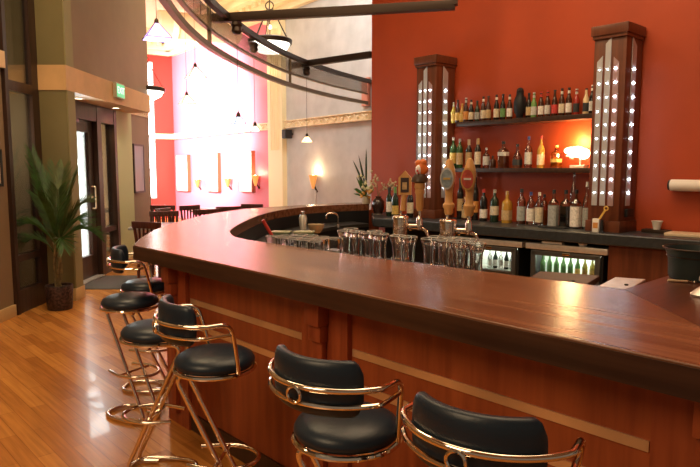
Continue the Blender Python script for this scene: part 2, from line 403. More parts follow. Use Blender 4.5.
mb = MB(); mb.prism([tuple(p) for p in ei + offs(eo, .004)[::-1]], TOPZ - .084, TOPZ - .007); obj('top_edge', mb, wood('edge_wood', (.075, .030, .015), (.032, .011, .006), .42, rot=-WR, axis=0, scale=5, ratio=.04), bar)
RL = 2.6
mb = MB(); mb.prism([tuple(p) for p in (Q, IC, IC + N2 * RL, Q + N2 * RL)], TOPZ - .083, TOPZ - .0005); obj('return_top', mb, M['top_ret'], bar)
BZ = TOPZ - .083
A0 = P0 + N2 * .15 + U2 * .13; B0 = Q + N2 * .15 - U2 * .15
cur = offs(outer, .20)[4:]
body_o = [B0, A0] + cur
body_i = [B0 + N2 * .07 - U2 * .07, A0 + N2 * .07 + U2 * .07] + [p for p in offs(outer, .27)[4:]]
mb = MB(); mb.prism([tuple(p) for p in body_o + body_i[::-1]], 0, BZ); obj('front_panel', mb, M['panel'], bar)
inn = offs(inner, -.0)
inw = offs(inner, .06)
mb = MB(); mb.prism([tuple(p) for p in inn[:-1] + [IC] + [IC - N2 * .06 - U2 * .0] + inw[:-1][::-1]], 0.05, BZ)
obj('inner_panel', mb, M['black'], bar)
mb = MB(); mb.prism([tuple(p) for p in (B0, B0 - U2 * .07, B0 + N2 * 2.3 - U2 * .07, B0 + N2 * 2.3)], 0, BZ); obj('return_panel', mb, M['panel'], bar)
mb = MB(); mb.prism([tuple(p) for p in (B0 - N2 * .012, A0 - N2 * .012 - U2 * .01, A0 + N2 * .02, B0 + N2 * .02)], 0, .10); obj('plinth', mb, M['darkwood'], bar)
# pilasters with stepped carving
DP = (P0 + N2 * .15).dot(N2)
def pilaster(sa, sb, sc):
    pa = P0 + N2 * .15 + U2 * sa; c = P0 + N2 * .15 + U2 * ((sa + sb) / 2)
    mb = MB(); mb.box((c.x, c.y, BZ / 2), (sb - sa, .05, BZ), rz=WR); o = obj('pilaster', mb, M['pil'], bar)
    mb = MB()
    for z0, z1, d, wd in ((.08, .55, .03, .07), (.55, .61, .042, .08), (.61, .78, .03, .065), (.78, .85, .045, .08), (.85, .965, .06, .09)):
        q = P0 + N2 * (.15 - .025 - d / 2) + U2 * sc; mb.box((q.x, q.y, (z0 + z1) / 2), (wd, d, z1 - z0), rz=WR, bev=.006)
    obj('corbel', mb, M['pil'], o)
def sdp(px, py=310): return (atd(px, py, DP) - P0).dot(U2)
s_l0, s_l1 = .13, sdp(190); s_m0, s_m1 = sdp(306), sdp(352); s_r0 = sdp(655, 425); s_r1 = (B0 - P0).dot(U2)
pilaster(s_l0, s_l1, s_l0 + .12); pilaster(s_m0, s_m1, (s_m0 + s_m1) / 2 - .01); pilaster(s_r0, s_r1, (s_r0 + s_r1) / 2 + .03)
zu = atd(354, 352.5, DP).z; zl = atd(364, 389, DP).z
for sa, sb in ((s_l1 + .02, s_m0 - .01), (s_m1 + .01, s_r0 - .01)):
    for z in (zu, zl):
        c = P0 + N2 * (.15 - .003) + U2 * ((sa + sb) / 2)
        obj('brass_strip', MB().box((c.x, c.y, z), (sb - sa, .008, .03), rz=WR), M['brass'], bar)
# glass ledge and back bar station inside the bar
def bi(px, D, z): p = atd(px, 168, D); return Vector((p.x, p.y, z))
D_IN = 2.19
led = thing('glass_rail', 'black rubber glass rail behind the inner edge of the bar top', 'glass rail')
LZ = .99
pL = P0 + N2 * .60 + U2 * .75; 
def rail_pt(s, o): # along the inner straight edge
    a = inner[-4 + 0]; a = Vector((-.628, 3.871, 0)); b = Vector((1.025, 2.284, 0)); t = (b - a).normalized(); n = Vector((-t.y, t.x, 0)); return a + t * s + n * o
mb = MB(); mb.prism([tuple(rail_pt(s, o)) for s, o in ((.0, .025), (1.66, .03), (1.66, .29), (.05, .34))], LZ - .03, LZ); obj('rail_mat', mb, M['black'], led)
mb = MB(); mb.prism([tuple(rail_pt(s, o)) for s, o in ((.2, .08), (1.64, .08), (1.64, .27), (.2, .30))], .0, LZ - .03); obj('rail_cabinet', mb, M['blackmetal'], led)
# sink unit under the rail and station at curve
st = thing('under_bar_station', 'dark steel work station below the curved end of the bar', 'work station')
stp = [tuple(p) for p in offs(inner, -.02)[3:44:3]]; sti = [tuple(p) for p in offs(inner, -.38)[3:44:3]]
mb = MB(); mb.prism(stp + sti[::-1], .80, .84); obj('station_top', mb, mat('dark_steel', (.10, .095, .085), .35, .8), st)
mb = MB(); mb.prism(stp + [tuple(p) for p in offs(inner, -.34)[3:44:3]][::-1], 0, .80); obj('station_body', mb, M['black'], st)

# ------------------------------------------------------------------ back counter
cF = [atz(373, 218, .93), atz(700, 240.5, .93)]
for v in cF: v.z = 0
cdir = (cF[1] - cF[0]).normalized(); cR = cF[1] + cdir * 2.0
bl = W0.copy()
def on_wall(p): return p + N2 * (D_WALL - .005 - p.dot(N2))
back = thing('back_counter', 'dark slate back counter along the orange wall', 'counter')
mb = MB(); mb.prism([tuple(p) for p in (cF[0], cR, on_wall(cR), W0 - N2 * .005)], .83, .93); obj('counter_top', mb, M['slate'], back, bevel=.012)
cn = Vector((-cdir.y, cdir.x, 0))
if cn.dot(N2) < 0: cn = -cn
def cpx(px, off, z):                                              # on the vertical plane 'off' behind the counter front edge
    d = ray(px, 168); k = (cF[0] + cn * off).dot(cn); p = d * (k / d.dot(cn)); return Vector((p.x, p.y, z))
CR = math.atan2(cdir.y, cdir.x)
sC = lambda px, off=.06: (cpx(px, off, 0) - cF[0]).dot(cdir)
x0, x1 = sC(612), sC(612) + 2.6
c = cF[0] + cdir * ((x0 + x1) / 2) + cn * .12
mb = MB(); mb.box((c.x, c.y, .43), (x1 - x0, .1, .80), rz=CR); obj('cabinet_panel', mb, M['tower'], back)
c = cF[0] + cdir * .9 + cn * .38
mb = MB(); mb.box((c.x, c.y, .41), (2.0, .06, .82), rz=CR); obj('back_board', mb, M['black'], back)
# bar fridges
def fridge(xa, xb, label, first):
    wd = xb - xa; c = cF[0] + cdir * ((xa + xb) / 2) + cn * .22
    t = thing('bar_fridge', label, 'fridge', (c.x, c.y, 0), CR, 'glass-door fridges under the back counter')
    h, y0, y1 = .74, -.15, .13
    mb = MB(); mb.box((0, y1, h / 2), (wd, .02, h))
    for sx in (-1, 1): mb.box((sx * (wd / 2 - .01), (y0 + y1) / 2, h / 2), (.02, y1 - y0, h))
    mb.box((0, (y0 + y1) / 2, h - .01), (wd, y1 - y0, .02)); mb.box((0, (y0 + y1) / 2, .06), (wd, y1 - y0, .12))
    obj('fridge_body', mb, M['black'], t)
    obj('steel_trim', MB().box((.0, y0 + .13, .765), (wd + .085, .32, .055), bev=.004), M['steel'], t)
    mb = MB()
    for sx in (-1, 1): mb.box((sx * (wd / 2 - .04), y0 - .02, .41), (.045, .035, .62), bev=.004)
    for z in (.705, .12): mb.box((0, y0 - .02, z), (wd - .04, .035, .045), bev=.004)
    dfm = obj('door_frame', mb, mat('dark_steel_frame', (.12, .12, .115), .35, .7), t)
    obj('pane', MB().box((0, y0 - .02, .41), (wd - .11, .006, .56)), M['pane'], dfm)
    obj('lock_handle', MB().box((.02, y0 - .045, .715), (.07, .02, .02), bev=.004), M['chrome'], dfm)
    obj('fridge_shelf', MB().box((0, 0, .48), (wd - .05, .22, .012)), M['steel'], t)
    obj('fridge_liner', MB().box((0, y1 - .015, .42), (wd - .05, .006, .6)), M['white'], t)
    obj('fridge_lamp', MB().box((0, .0, .70), (wd - .1, .03, .02)), mat('fridge_light', (1, 1, 1), .5, emit=(.88, 1, .86), es=34), t)
    return t, c
fa = (sC(462), sC(521)); fb = (sC(533), sC(607))
f1, c1 = fridge(*fa, 'left glass-door bar fridge with pale bottles under the back counter', 0)
f2, c2 = fridge(*fb, 'right glass-door bar fridge with green bottles under the back counter', 1)

# ------------------------------------------------------------------ bottles
def gl(name, c, a=.15): return thin('glass_' + name, c, .10, .05)
G = dict(brown=mat('brown_glass', (.055, .018, .008), .12, coat=.5), dark=mat('dark_glass', (.014, .011, .009), .12, coat=.4),
         green=mat('green_glass', (.05, .16, .045), .1, trans=.45, coat=.4), dgreen=mat('dark_green_glass', (.012, .03, .014), .12, coat=.4),
         clear=gl('clear', (.86, .86, .84)), amber=thin('glass_amber', (.85, .50, .16), .1), gold=mat('golden_drink', (.62, .34, .05), .15, trans=.3, coat=.3),
         yellow=mat('yellow_drink', (.62, .50, .10), .15, trans=.3, coat=.3), red=mat('red_drink', (.36, .03, .02), .15, coat=.5), whiskey=mat('whiskey', (.30, .07, .02), .12, trans=.25, coat=.4),
         ltgreen=mat('light_green_glass', (.22, .46, .14), .12, trans=.35, coat=.3), cream=mat('cream_drink', (.78, .60, .34), .3, coat=.3))
LB = lambda n, c: mat('label_' + n, c, .6, var=.18, vscale=60)
LABEL = dict(cream=LB('cream', (.66, .56, .40)), white=LB('white', (.78, .72, .64)), tan=LB('tan', (.52, .36, .18)), green=LB('green', (.12, .26, .08)), red=LB('red', (.55, .05, .04)),
             gold=LB('gold', (.60, .40, .10)), black=LB('black', (.03, .03, .03)), blue=LB('blue', (.06, .09, .30)), grey=LB('grey', (.36, .37, .35)), orange=LB('orange', (.62, .26, .06)), silver=LB('silver', (.55, .54, .50)))
PROF = {
    'beer': [(0, 0), (.92, 0), (1, .015), (1, .52), (.93, .60), (.55, .72), (.42, .80), (.38, .96), (.42, .965), (.42, 1)],
    'wine': [(0, 0), (.93, 0), (1, .015), (1, .60), (.9, .67), (.5, .76), (.38, .82), (.36, .97), (.42, .97), (.42, 1)],
    'spirit': [(0, 0), (.95, 0), (1, .02), (1, .62), (.9, .70), (.45, .78), (.36, .82), (.36, 1)],
    'squat': [(0, 0), (.95, 0), (1, .03), (1, .60), (.85, .68), (.40, .74), (.32, .78), (.32, 1)],
    'round': [(0, 0), (.8, 0), (.95, .05), (1, .25), (.95, .45), (.7, .58), (.35, .66), (.30, .72), (.30, 1)],
    'tall': [(0, 0), (.95, 0), (1, .02), (1, .55), (.75, .65), (.36, .74), (.33, .80), (.33, 1)],
}
CAP = dict(gold='gold', black='black', red='red', white='white', blue='blue', silver='silver', green='green', tan='tan')
def bottle(loc, h, r, kind, body, label, lab, cap='gold', lz=(.12, .45), sq=0, liquid=None, group=None, neck=None, name='bottle', cat='bottle', rz=0, full=False):
    if kind != 'beer': h *= 1.14; r *= 1.04
    t = thing(name, label, cat, loc, rz, group)
    prof = [(a * r, z * h) for a, z in PROF[kind]] + [(0, h)]
    obj('bottle_body', MB().lathe(prof, 16, sq=sq), G[body], t)
    if liquid: obj('liquid', MB().lathe([(0, .012 * h), (r * .9, .012 * h), (r * .9, liquid[1] * h), (0, liquid[1] * h)], 16, sq=sq), liquid[0], t)
    if lab:
        a, b = lz; mb = MB(); seg = 16; rr = r * 1.015
        mb.lathe([(rr, a * h), (rr, b * h)], 16, sq=sq); obj('paper_label', mb, LABEL[lab], t)
    capr = PROF[kind][-1][0] * r * 1.12; z0 = .955 if kind == 'beer' else (.90 if kind != 'wine' else .80)
    obj('cap', MB().lathe([(capr, z0 * h), (capr, h * 1.004), (0, h * 1.004)], 12), LABEL[cap], t)
    if neck: obj('neck_label', MB().lathe([(PROF[kind][-4][0] * r * 1.10, .80 * h), (PROF[kind][-4][0] * r * 1.06, .90 * h)], 12), LABEL[neck], t)
    return t
# --- shelves
D_SH = D_WALL - .21
s0, s1 = sof(457, D_SH) - .02, sof(592, D_SH)
def shelf(z, label):
    t = thing('wall_shelf', label, 'shelf', wl((s0 + s1) / 2, 0, z), WR)
    obj('shelf_board', MB().box((0, -.108, -.0225), (s1 - s0, .196, .045)), M['shelf'], t)
    obj('shelf_edge', MB().box((0, -.2125, -.0225), (s1 - s0, .012, .047), bev=.003), M['darkwood'], t)
    return t
shelf(2.0, 'upper dark wooden wall shelf carrying beer bottles and a black bird')
shelf(1.5, 'lower dark wooden wall shelf carrying liquor bottles and a lit lamp')
D_B = D_WALL - .11
def wpx(px, D, z): p = atd(px, 168, D); return Vector((p.x, p.y, z))
beer = [(452.5, 'yellow', 'gold', 'silver', .215, 'small yellow bottle at the far left end of the upper shelf'),
        (456.8, 'brown', 'gold', 'black', .235, 'brown bottle with yellow label and black top, second on the left of the upper shelf'),
        (461, 'gold', 'gold', 'gold', .195, 'short amber bottle with orange neck near the left end of the upper shelf'),
        (464.8, 'brown', 'orange', 'silver', .25, 'brown beer bottle with silver foil neck and orange oval label on the upper shelf'),
        (470, 'dark', 'cream', 'black', .225, 'dark beer bottle with pale pink oval label, right of the silver-necked bottle'),
        (476, 'dgreen', 'grey', 'black', .21, 'short dark green beer bottle with grey label on the upper shelf'),
        (482, 'brown', 'cream', 'black', .245, 'brown beer bottle with cream label, left one of a touching pair on the upper shelf'),
        (487, 'brown', 'tan', 'black', .245, 'brown beer bottle with yellow-tan label, right one of a touching pair on the upper shelf'),
        (495, 'dark', 'cream', 'black', .25, 'dark beer bottle with pale label and white neck band left of the green-labelled one'),
        (501.3, 'dark', 'green', 'black', .25, 'dark beer bottle with green label, second left of the black bird'),
        (508, 'brown', 'white', 'black', .24, 'brown beer bottle with white oval label just left of the black bird'),
        (527, 'dark', 'tan', 'black', .235, 'dark beer bottle with tan oval label half behind the black bird'),
        (532, 'ltgreen', 'silver', 'silver', .235, 'pale green glass beer bottle with silver label right of the black bird'),
        (539, 'brown', 'white', 'red', .235, 'brown beer bottle with white and blue oval label and white neck band'),
        (545.5, 'brown', 'silver', 'red', .24, 'brown beer bottle with pale label and red neck on the upper shelf'),
        (552.5, 'brown', 'red', 'black', .24, 'brown beer bottle with red label on the upper shelf'),
        (559.5, 'brown', 'cream', 'black', .245, 'brown beer bottle with cream label and white neck band, left of its twin'),
        (566.5, 'brown', 'white', 'black', .248, 'brown beer bottle with pale pink label and white neck band beside the red bottle'),
        (574, 'red', 'black', 'silver', .23, 'bright red bottle with black label near the right end of the upper shelf'),
        (583.5, 'cream', 'black', 'black', .225, 'cream-coloured bottle with dark band near the right end of the upper shelf'),
        (589.5, 'dark', 'silver', 'white', .25, 'dark bottle with silver round label at the far right of the upper shelf')]
for px, b, l, cp, h, lab in beer:
    bottle(wpx(px, D_B, 2.0), h * 1.08, .029, 'beer', b, lab, l, cp, group='beer bottles on the upper shelf', neck={'silver': 'silver', 'red': 'red', 'white': 'white'}.get(cp, 'white' if l in ('white', 'cream') else None))
# black bird figure
t = thing('bird_figure', 'black raven figure standing among beer bottles on upper shelf', 'figurine', wpx(518, D_B, 2.0), WR + .3)
mb = MB(); mb.lathe([(0, 0), (.05, 0), (.052, .01), (.03, .02), (.035, .03), (.05, .08), (.056, .14), (.053, .19), (.043, .225), (.037, .25), (.038, .275), (.032, .30), (.018, .315), (0, .32)], 18, sy=.95)
mb.tube([(.0, .045, .12), (.0, .06, .05), (.0, .055, .0)], .02, 8)
obj('body', mb, mat('black_feather', (.012, .012, .014), .5, bump=.4, vscale=40), t)
for sx in (-1, 1): obj('wing', MB().ball((sx * .045, .01, .14), .055, 12, (.35, .7, 1.6)), MATS['black_feather'], t)
obj('beak', MB().lathe([(.014, 0), (.01, .025), (0, .05)], 10, (0, -.03, .285), axis=(0, -1, -.25)), M['black'], t)
# middle shelf
bg = 'liquor bottles on the lower shelf'
mid = [(453, .30, .036, 'spirit', 'green', 'gold', 'silver', (.15, .5), 2.8, 'green glass bottle with yellow label and silver top at left end of lower shelf', None),
       (459.5, .285, .035, 'spirit', 'green', 'tan', 'silver', (.12, .52), 0, 'green bottle with yellow-tan label, second on the lower shelf', None),
       (468.5, .275, .034, 'wine', 'dark', 'tan', 'cream', (.15, .55), 0, 'dark bottle with cream capsule and tan label behind the red tap handle', None),
       (477.5, .28, .034, 'wine', 'dark', 'cream', 'tan', (.12, .55), 0, 'dark bottle with orange capsule and tall cream label on the lower shelf', None),
       (486, .19, .032, 'squat', 'clear', 'silver', 'silver', (.15, .58), 3, 'clear bottle with round silver label on the lower shelf', None),
       (492.5, .115, .03, 'squat', 'brown', None, 'black', (.1, .4), 3, 'short dark brown bottle between clear and whiskey bottles', None),
       (503, .245, .048, 'squat', 'clear', 'silver', 'black', (.46, .60), 5, 'square whiskey bottle of red-brown liquor with black cap on the lower shelf', (G['whiskey'], .45)),
       (517, .215, .042, 'round', 'clear', 'black', 'black', (.12, .36), 4, 'rounded bottle of dark whiskey with black stopper on the lower shelf', (G['whiskey'], .34)),
       (528, .28, .036, 'tall', 'clear', 'silver', 'blue', (.12, .5), 0, 'tall clear bottle with blue cap on the lower shelf', None),
       (540.5, .28, .036, 'tall', 'gold', 'cream', 'red', (.1, .42), 0, 'golden bottle with cream label and red capsule on the lower shelf', None),
       (556, .195, .044, 'squat', 'amber', 'gold', 'gold', (.25, .4), 5, 'amber bottle with gold stopper beside the lit lamp', (G['gold'], .42))]
CAP['cream'] = 'cream'
for px, h, r, k, b, l, cp, lz, sq, lab, liq in mid:
    bottle(wpx(px, D_B, 1.5), h, r, k, b, lab, l, cp, lz, sq, liq, bg, rz=WR)
# lit lamp on lower shelf
lp = wpx(577, D_B, 1.5)
t = thing('shelf_lamp', 'lit frosted glass lamp glowing on the lower shelf beside the right cabinet', 'lamp', lp, WR)
obj('lamp_base', MB().box((.02, 0, .014), (.15, .09, .028), bev=.005), M['steel'], t)
obj('lamp_arm', MB().tube(fillet([(.03, .0, .02), (.03, .0, .10), (-.10, -.03, .115)], .03), .008).lathe([(0, 0), (.018, 0), (.022, .015), (.012, .03), (0, .03)], 12, (-.05, -.02, .085)), M['steel'], t)
mb = MB(); mb.ball((-.07, 0, .165), .058, 16, (1.1, .9, .62)); mb.ball((.0, 0, .155), .065, 16, (1.2, .9, .8)); mb.ball((.065, 0, .135), .055, 16, (1, .9, .95))
obj('lamp_shade', mb, mat('frosted_lit_glass', (1, .9, .7), .5, emit=(1, .80, .46), es=9), t)
lamp('shelf_lamp_light', 'POINT', lp + Vector((0, 0, .19)) - N2 * .09, 12, (1, .66, .30), .06)
lamp('shelf_lamp_glow', 'POINT', lp + Vector((0, 0, .26)) + N2 * .04 - U2 * .02, 7, (1, .66, .30), .05)
# counter-top row
D_C = D_WALL - .16
cg = 'liquor bottles on the back counter'
row = [(476, .46, .036, 'tall', 'dark', 'orange', 'silver', (.16, .4), 0, 'tall dark bottle with orange label behind the right tap handles', None, .14),
       (484.5, .30, .04, 'spirit', 'dark', 'white', 'red', (.1, .38), 0, 'dark bottle with a small white label on the back counter', None, .18),
       (495.5, .30, .04, 'spirit', 'dgreen', 'cream', 'silver', (.22, .5), 3, 'dark green bottle with cream square label on the back counter', None, .2),
       (508, .29, .045, 'squat', 'gold', 'tan', 'tan', (.1, .4), 4, 'squat olive-gold bottle with orange neck on the back counter', None, .2),
       (522.5, .315, .042, 'spirit', 'clear', 'grey', 'black', (.1, .5), 0, 'clear bottle with patterned dark label and black cap on the counter', (G['whiskey'], .3), .2),
       (532, .29, .036, 'spirit', 'clear', 'white', 'blue', (.12, .5), 3, 'clear bottle with white label and blue cap on the counter', None, .22),
       (540.5, .29, .034, 'spirit', 'clear', 'cream', 'white', (.1, .55), 3, 'clear bottle with white cap and tall pale label on the counter', None, .22),
       (545.5, .27, .034, 'spirit', 'amber', None, 'black', (.1, .5), 3, 'amber bottle with black cap just behind the white-capped one', (G['gold'], .5), .14),
       (555, .315, .042, 'squat', 'clear', 'grey', 'black', (.03, .58), 5, 'clear square bottle with tall grey label on the counter tray', None, .23),
       (567, .315, .045, 'squat', 'clear', None, 'black', (.03, .5), 5, 'clear square bottle half full of black liquor on the counter tray', (mat('black_drink', (.012, .014, .016), .2), .57), .23),
       (574.5, .50, .032, 'tall', 'clear', None, 'black', (.1, .5), 0, 'tall slender clear bottle with dark top standing behind square bottles', None, .1),
       (577.5, .32, .043, 'squat', 'clear', 'white', 'black', (.05, .57), 5, 'clear square bottle with tall white label on the counter tray', None, .24),
       (588, .385, .034, 'tall', 'clear', 'grey', 'silver', (.05, .45), 0, 'tall clear bottle beside the right lit cabinet', (mat('grey_drink', (.1, .13, .15), .2), .4), .2),
       (466, .22, .036, 'spirit', 'clear', 'tan', 'tan', (.1, .5), 0, 'small clear bottle with amber drink seen between the right tap handles', (G['whiskey'], .4), .2),
       (461, .40, .036, 'wine', 'dark', 'tan', 'black', (.2, .5), 0, 'tall dark bottle seen between the two right tap handles', None, .13),
       (433, .36, .036, 'wine', 'dark', 'cream', 'black', (.2, .5), 0, 'dark wine bottle in front of the left lit cabinet', None, .45)]
for px, h, r, k, b, l, cp, lz, sq, lab, liq, off in row[:-1]:
    bottle(wpx(px, D_WALL - off, .93), h, r, k, b, lab, l, cp, lz, sq, liq, cg, rz=WR)
t = tag(obj('bottle_tray', MB().box((0, 0, .006), (.27, .13, .012), bev=.003), M['black'], None, wpx(556, D_WALL - .33, .93), WR), 'thin black tray lying in front of the square bottles on the counter', 'tray')
bottle(wpx(389.5, D_WALL - .42, .93), .30, .036, 'wine', 'dgreen', 'dark green wine bottle with white label, left of the pair near the dark vase', 'white', 'black', (.15, .5), group='wine bottles beside the vase')
bottle(wpx(395.5, D_WALL - .56, .93), .31, .038, 'wine', 'dgreen', 'dark green wine bottle with yellow label and green capsule near the dark vase', 'gold', 'green', (.12, .40), group='wine bottles beside the vase')
bottle(wpx(410.5, D_WALL - .42, .93), .31, .036, 'wine', 'dark', 'dark wine bottle with pale label behind the wooden house-shaped tap handle', 'cream', 'black', (.15, .5), group='wine bottles beside the vase')
# ------------------------------------------------------------------ lit cabinets (towers)
def tower(sc, label, sides):
    t = thing('lit_cabinet', label, 'cabinet', wl(sc, .03, .93), WR, 'lit wooden cabinets on the back counter')
    wd, dp, H = .285, .325, 1.73
    obj('carcass', MB().box((0, -dp / 2, H / 2), (wd, dp, H), bev=.004).box((0, -dp / 2 - .0, .05), (wd + .03, dp + .03, .1), bev=.005), M['tower'], t)
    mb = MB(); mb.box((0, -dp / 2 - .01, H + .035), (wd + .045, dp + .045, .085), bev=.006); mb.box((0, -dp / 2 - .01, H - .02), (wd + .02, dp + .02, .03)); obj('cornice', mb, M['tower'], t)
    front = [(-.085, .05, 1.55, 1), (-.012, .05, 1.70, 1), (.062, .05, 1.53, -1)]
    for i, (x, ww, zt, sl) in enumerate(front):
        z0 = .235; hw = ww / 2
        poly = [(-hw, z0), (hw, z0), (hw, zt if sl > 0 else zt - .05), (-hw, zt - .05 if sl > 0 else zt)]
        mt = Matrix.Translation((x, -dp + .002, 0)) @ Matrix.Rotation(PI / 2, 4, 'X')
        st = obj('light_strip', MB().extr(poly, mt, .008), M['ledstrip'] if i < 2 else M['ledglass'], t, smooth=False)
        for k in range(10):
            zz = 1.43 - k * .120
            obj('led', MB().ball((x + (.0 if i else -.0), -dp - .010, zz), .009 if i == 2 else .005, 8, (1.2, .5, .8)), M['led'], st)
    poly = [(-.042, .235), (.042, .235), (.042, 1.63), (-.042, 1.70)]
    for sx in sides:
        mt = Matrix.Translation((sx * (wd / 2 - .002), -dp * .52, 0)) @ Matrix.Rotation(PI / 2 * sx, 4, 'Z') @ Matrix.Rotation(PI / 2, 4, 'X')
        st = obj('light_strip', MB().extr(poly, mt, .008), M['ledstrip'], t, smooth=False)
        for k in range(10): obj('led', MB().ball((sx * (wd / 2 + .011), -dp * .52, 1.43 - k * .120), .011, 8, (.5, 1, .8)), M['led'], st)
    return t
D_T = D_WALL - .35
sr = (sof(593, D_T) + sof(625, D_T)) / 2; sl = (sof(417, D_T) + sof(436.6, D_T)) / 2
tower(sl - .015, 'left tall wooden cabinet with white lights rising behind the tap handles', (1,))
tR = tower(sr - .03, 'right tall wooden cabinet with white lights, beside the paper towel', (1,))
obj('socket', MB().box((.155, -.15, .17), (.03, .13, .07), bev=.004), M['black'], tR)
# ------------------------------------------------------------------ things at right end of counter
p = wpx(598.5, D_T - .06, .93)
t = thing('coaster_box', 'small white card box with orange print in front of right cabinet', 'box', p, WR)
obj('box_body', MB().box((0, 0, .06), (.06, .03, .12), bev=.002), M['paper'], t); obj('print', MB().box((0, -.016, .06), (.045, .002, .05)), LABEL['orange'], t)
p = wpx(604.5, D_T - .06, .93)
t = thing('bottle_opener', 'yellow bottle opener leaning out of a black stand by the white box', 'bottle opener', p, WR)
obj('stand', MB().lathe([(0, 0), (.022, 0), (.02, .01), (.012, .015), (.012, .11), (0, .11)], 12), M['black'], t)
mb = MB(); mb.box((-.01, 0, .145), (.016, .008, .12), rot=Matrix.Rotation(.55, 3, 'Y')); mb.tube([(.03 + .018 * math.cos(a), 0, .215 + .018 * math.sin(a)) for a in [k * PI / 6 for k in range(12)]], .006, 6, closed=True)
obj('opener_blade', mb, mat('yellow_plastic', (.72, .46, .10), .4), t)
t = thing('paper_towel_holder', 'white paper towel roll on a black holder on the orange wall', 'paper towel', wl(sof(671, D_WALL - .07), .07, 1.352), WR)
obj('paper_roll', MB().lathe([(0, 0), (.05, 0), (.05, .28), (0, .28)], 24, (0.01, 0, 0), axis=(1, 0, 0)), M['paper'], t)
obj('holder', MB().lathe([(0, 0), (.045, 0), (.045, .012), (0, .012)], 20, (-.008, 0, 0), axis=(1, 0, 0)).box((-.01, .035, .01), (.014, .07, .03)).box((.3, .035, .01), (.014, .07, .03)).lathe([(0, 0), (.045, 0), (.045, .012), (0, .012)], 20, (.293, 0, 0), axis=(1, 0, 0)), M['black'], t)
p = atz(690, 236.5, .93)
t = thing('cutting_board', 'pale cutting board lying on the right end of the back counter', 'cutting board', (p.x - .03, p.y + .05, .93), CR)
obj('board', MB().box((.06, .02, .0125), (.38, .22, .025), bev=.006), mat('pale_maple', (.66, .50, .33), .4), t)
p = atz(657, 231, .93)
t = thing('bar_caddy', 'low dark tray against the orange wall right of the lit cabinet', 'tray', (*wl(sof(655, D_WALL - .08) + .04, .08)[:2], .93), WR)
obj('tray', MB().box((0, 0, .015), (.22, .11, .03), bev=.004), M['blackmetal'], t)
tag(obj('napkin_cup', MB().lathe([(0, 0), (.03, 0), (.042, .06), (.05, .075), (.046, .075), (.03, .01)], 14), M['paper'], None, (*wl(sof(660, D_WALL - .08), .08)[:2], .96), 0), 'small white cup standing on the dark tray by the orange wall', 'cup')
# fridge-top odds and ends
for px, dx, lab, mm in ((556, .20, 'folded pale bar towel lying on the fridge top beneath the counter', M['paper']), (586, .09, 'small pale dish on the fridge top beneath the counter', M['white'])):
    q = cpx(px, .1, .795); tag(obj('bar_towel' if dx > .1 else 'dish', MB().box((0, 0, .0125), (dx, .09, .025), bev=.011) if dx > .1 else MB().lathe([(0, 0), (.03, 0), (.045, .025), (.04, .025), (.028, .006), (0, .006)], 16), mm, None, q, CR), lab, 'towel' if dx > .1 else 'dish')
# bottles in fridges
for i in range(9):
    x = fb[0] + .07 + (fb[1] - fb[0] - .14) * i / 8; p = cF[0] + cdir * x + cn * .19
    bottle((p.x, p.y, .486), .19, .024, 'beer', 'ltgreen' if i < 6 else 'yellow', 'one of the upright green bottles lit inside the right fridge', 'gold' if i > 4 else 'green', 'silver', group='bottles inside the right fridge')
for i in range(6):
    x = sC(484) + .02 + (fa[1] - sC(484) - .09) * i / 5; p = cF[0] + cdir * x + cn * .19
    bottle((p.x, p.y, .486), .19, .024, 'beer', 'dgreen' if i % 2 else 'clear', 'one of the upright pale bottles lit inside the left fridge', 'white', 'silver', group='bottles inside the left fridge')
# ------------------------------------------------------------------ vases and flowers
p = wpx(378.5, D_WALL - .36, .93)
t = thing('flower_vase', 'dark brown vase of dried white blossoms at left end of back counter', 'vase', p)
obj('vase_body', MB().lathe([(0, 0), (.045, 0), (.05, .01), (.068, .06), (.078, .12), (.074, .16), (.05, .195), (.036, .21), (.04, .225), (.034, .225), (.03, .20)], 22), mat('brown_glaze', (.035, .016, .012), .18, coat=.5), t)
obj('vase_saucer', MB().lathe([(0, 0), (.06, 0), (.065, .008), (0, .008)], 20), M['steel'], t)
mb = MB(); mf = MB(); rnd = random.Random(3)
for k in range(9):
    a = rnd.uniform(-.5, .5); bb = rnd.uniform(-.3, .3); h = rnd.uniform(.12, .26)
    e = Vector((a * .36 + .03, bb * .3, .22 + h)); mb.tube(catmull([(0, 0, .18), (a * .08, bb * .1, .22 + h * .5), e], 4), .002, 5)
    for j in range(7): mf.ball(e + Vector((rnd.gauss(0, .022), rnd.gauss(0, .02), rnd.gauss(-.01, .025))), rnd.uniform(.008, .015), 6)
obj('twigs', mb, mat('dry_twig', (.22, .13, .06), .7), t); obj('blossoms', mf, mat('dried_blossom', (.66, .54, .34), .7, var=.2, vscale=30), t)
p = atz(366, 203.5, TOPZ); p = Vector((p.x, p.y - .05, TOPZ))
t = thing('flower_arrangement', 'tropical flower arrangement with spiky green leaves on the far bar end', 'flowers', p)
obj('pot', MB().lathe([(0, 0), (.05, 0), (.056, .02), (.052, .09), (.048, .09), (.045, .03)], 18), mat('glass_pot', (.5, .42, .3), .2), t)
def blade(mb, base, tip, w, bend=.15, n=8):
    base, tip = Vector(base), Vector(tip); d = tip - base; side = d.cross(Vector((.3, -.9, .2))); 
    if side.length < 1e-4: side = Vector((1, 0, 0))
    side.normalize(); nrm = d.normalized().cross(side); L = []
    for i in range(n + 1):
        u = i / n; c = base + d * u + Vector((0, 0, -bend * d.length * u * u + bend * d.length * u)); ww = w * math.sin(PI * min(1, .08 + u * .92)) ** .8
        L.append((mb.bm.verts.new(c - side * ww), mb.bm.verts.new(c + nrm * ww * .25), mb.bm.verts.new(c + side * ww)))
    for a, b in zip(L, L[1:]):
        mb.bm.faces.new((a[0], a[1], b[1], b[0])); mb.bm.faces.new((a[1], a[2], b[2], b[1]))
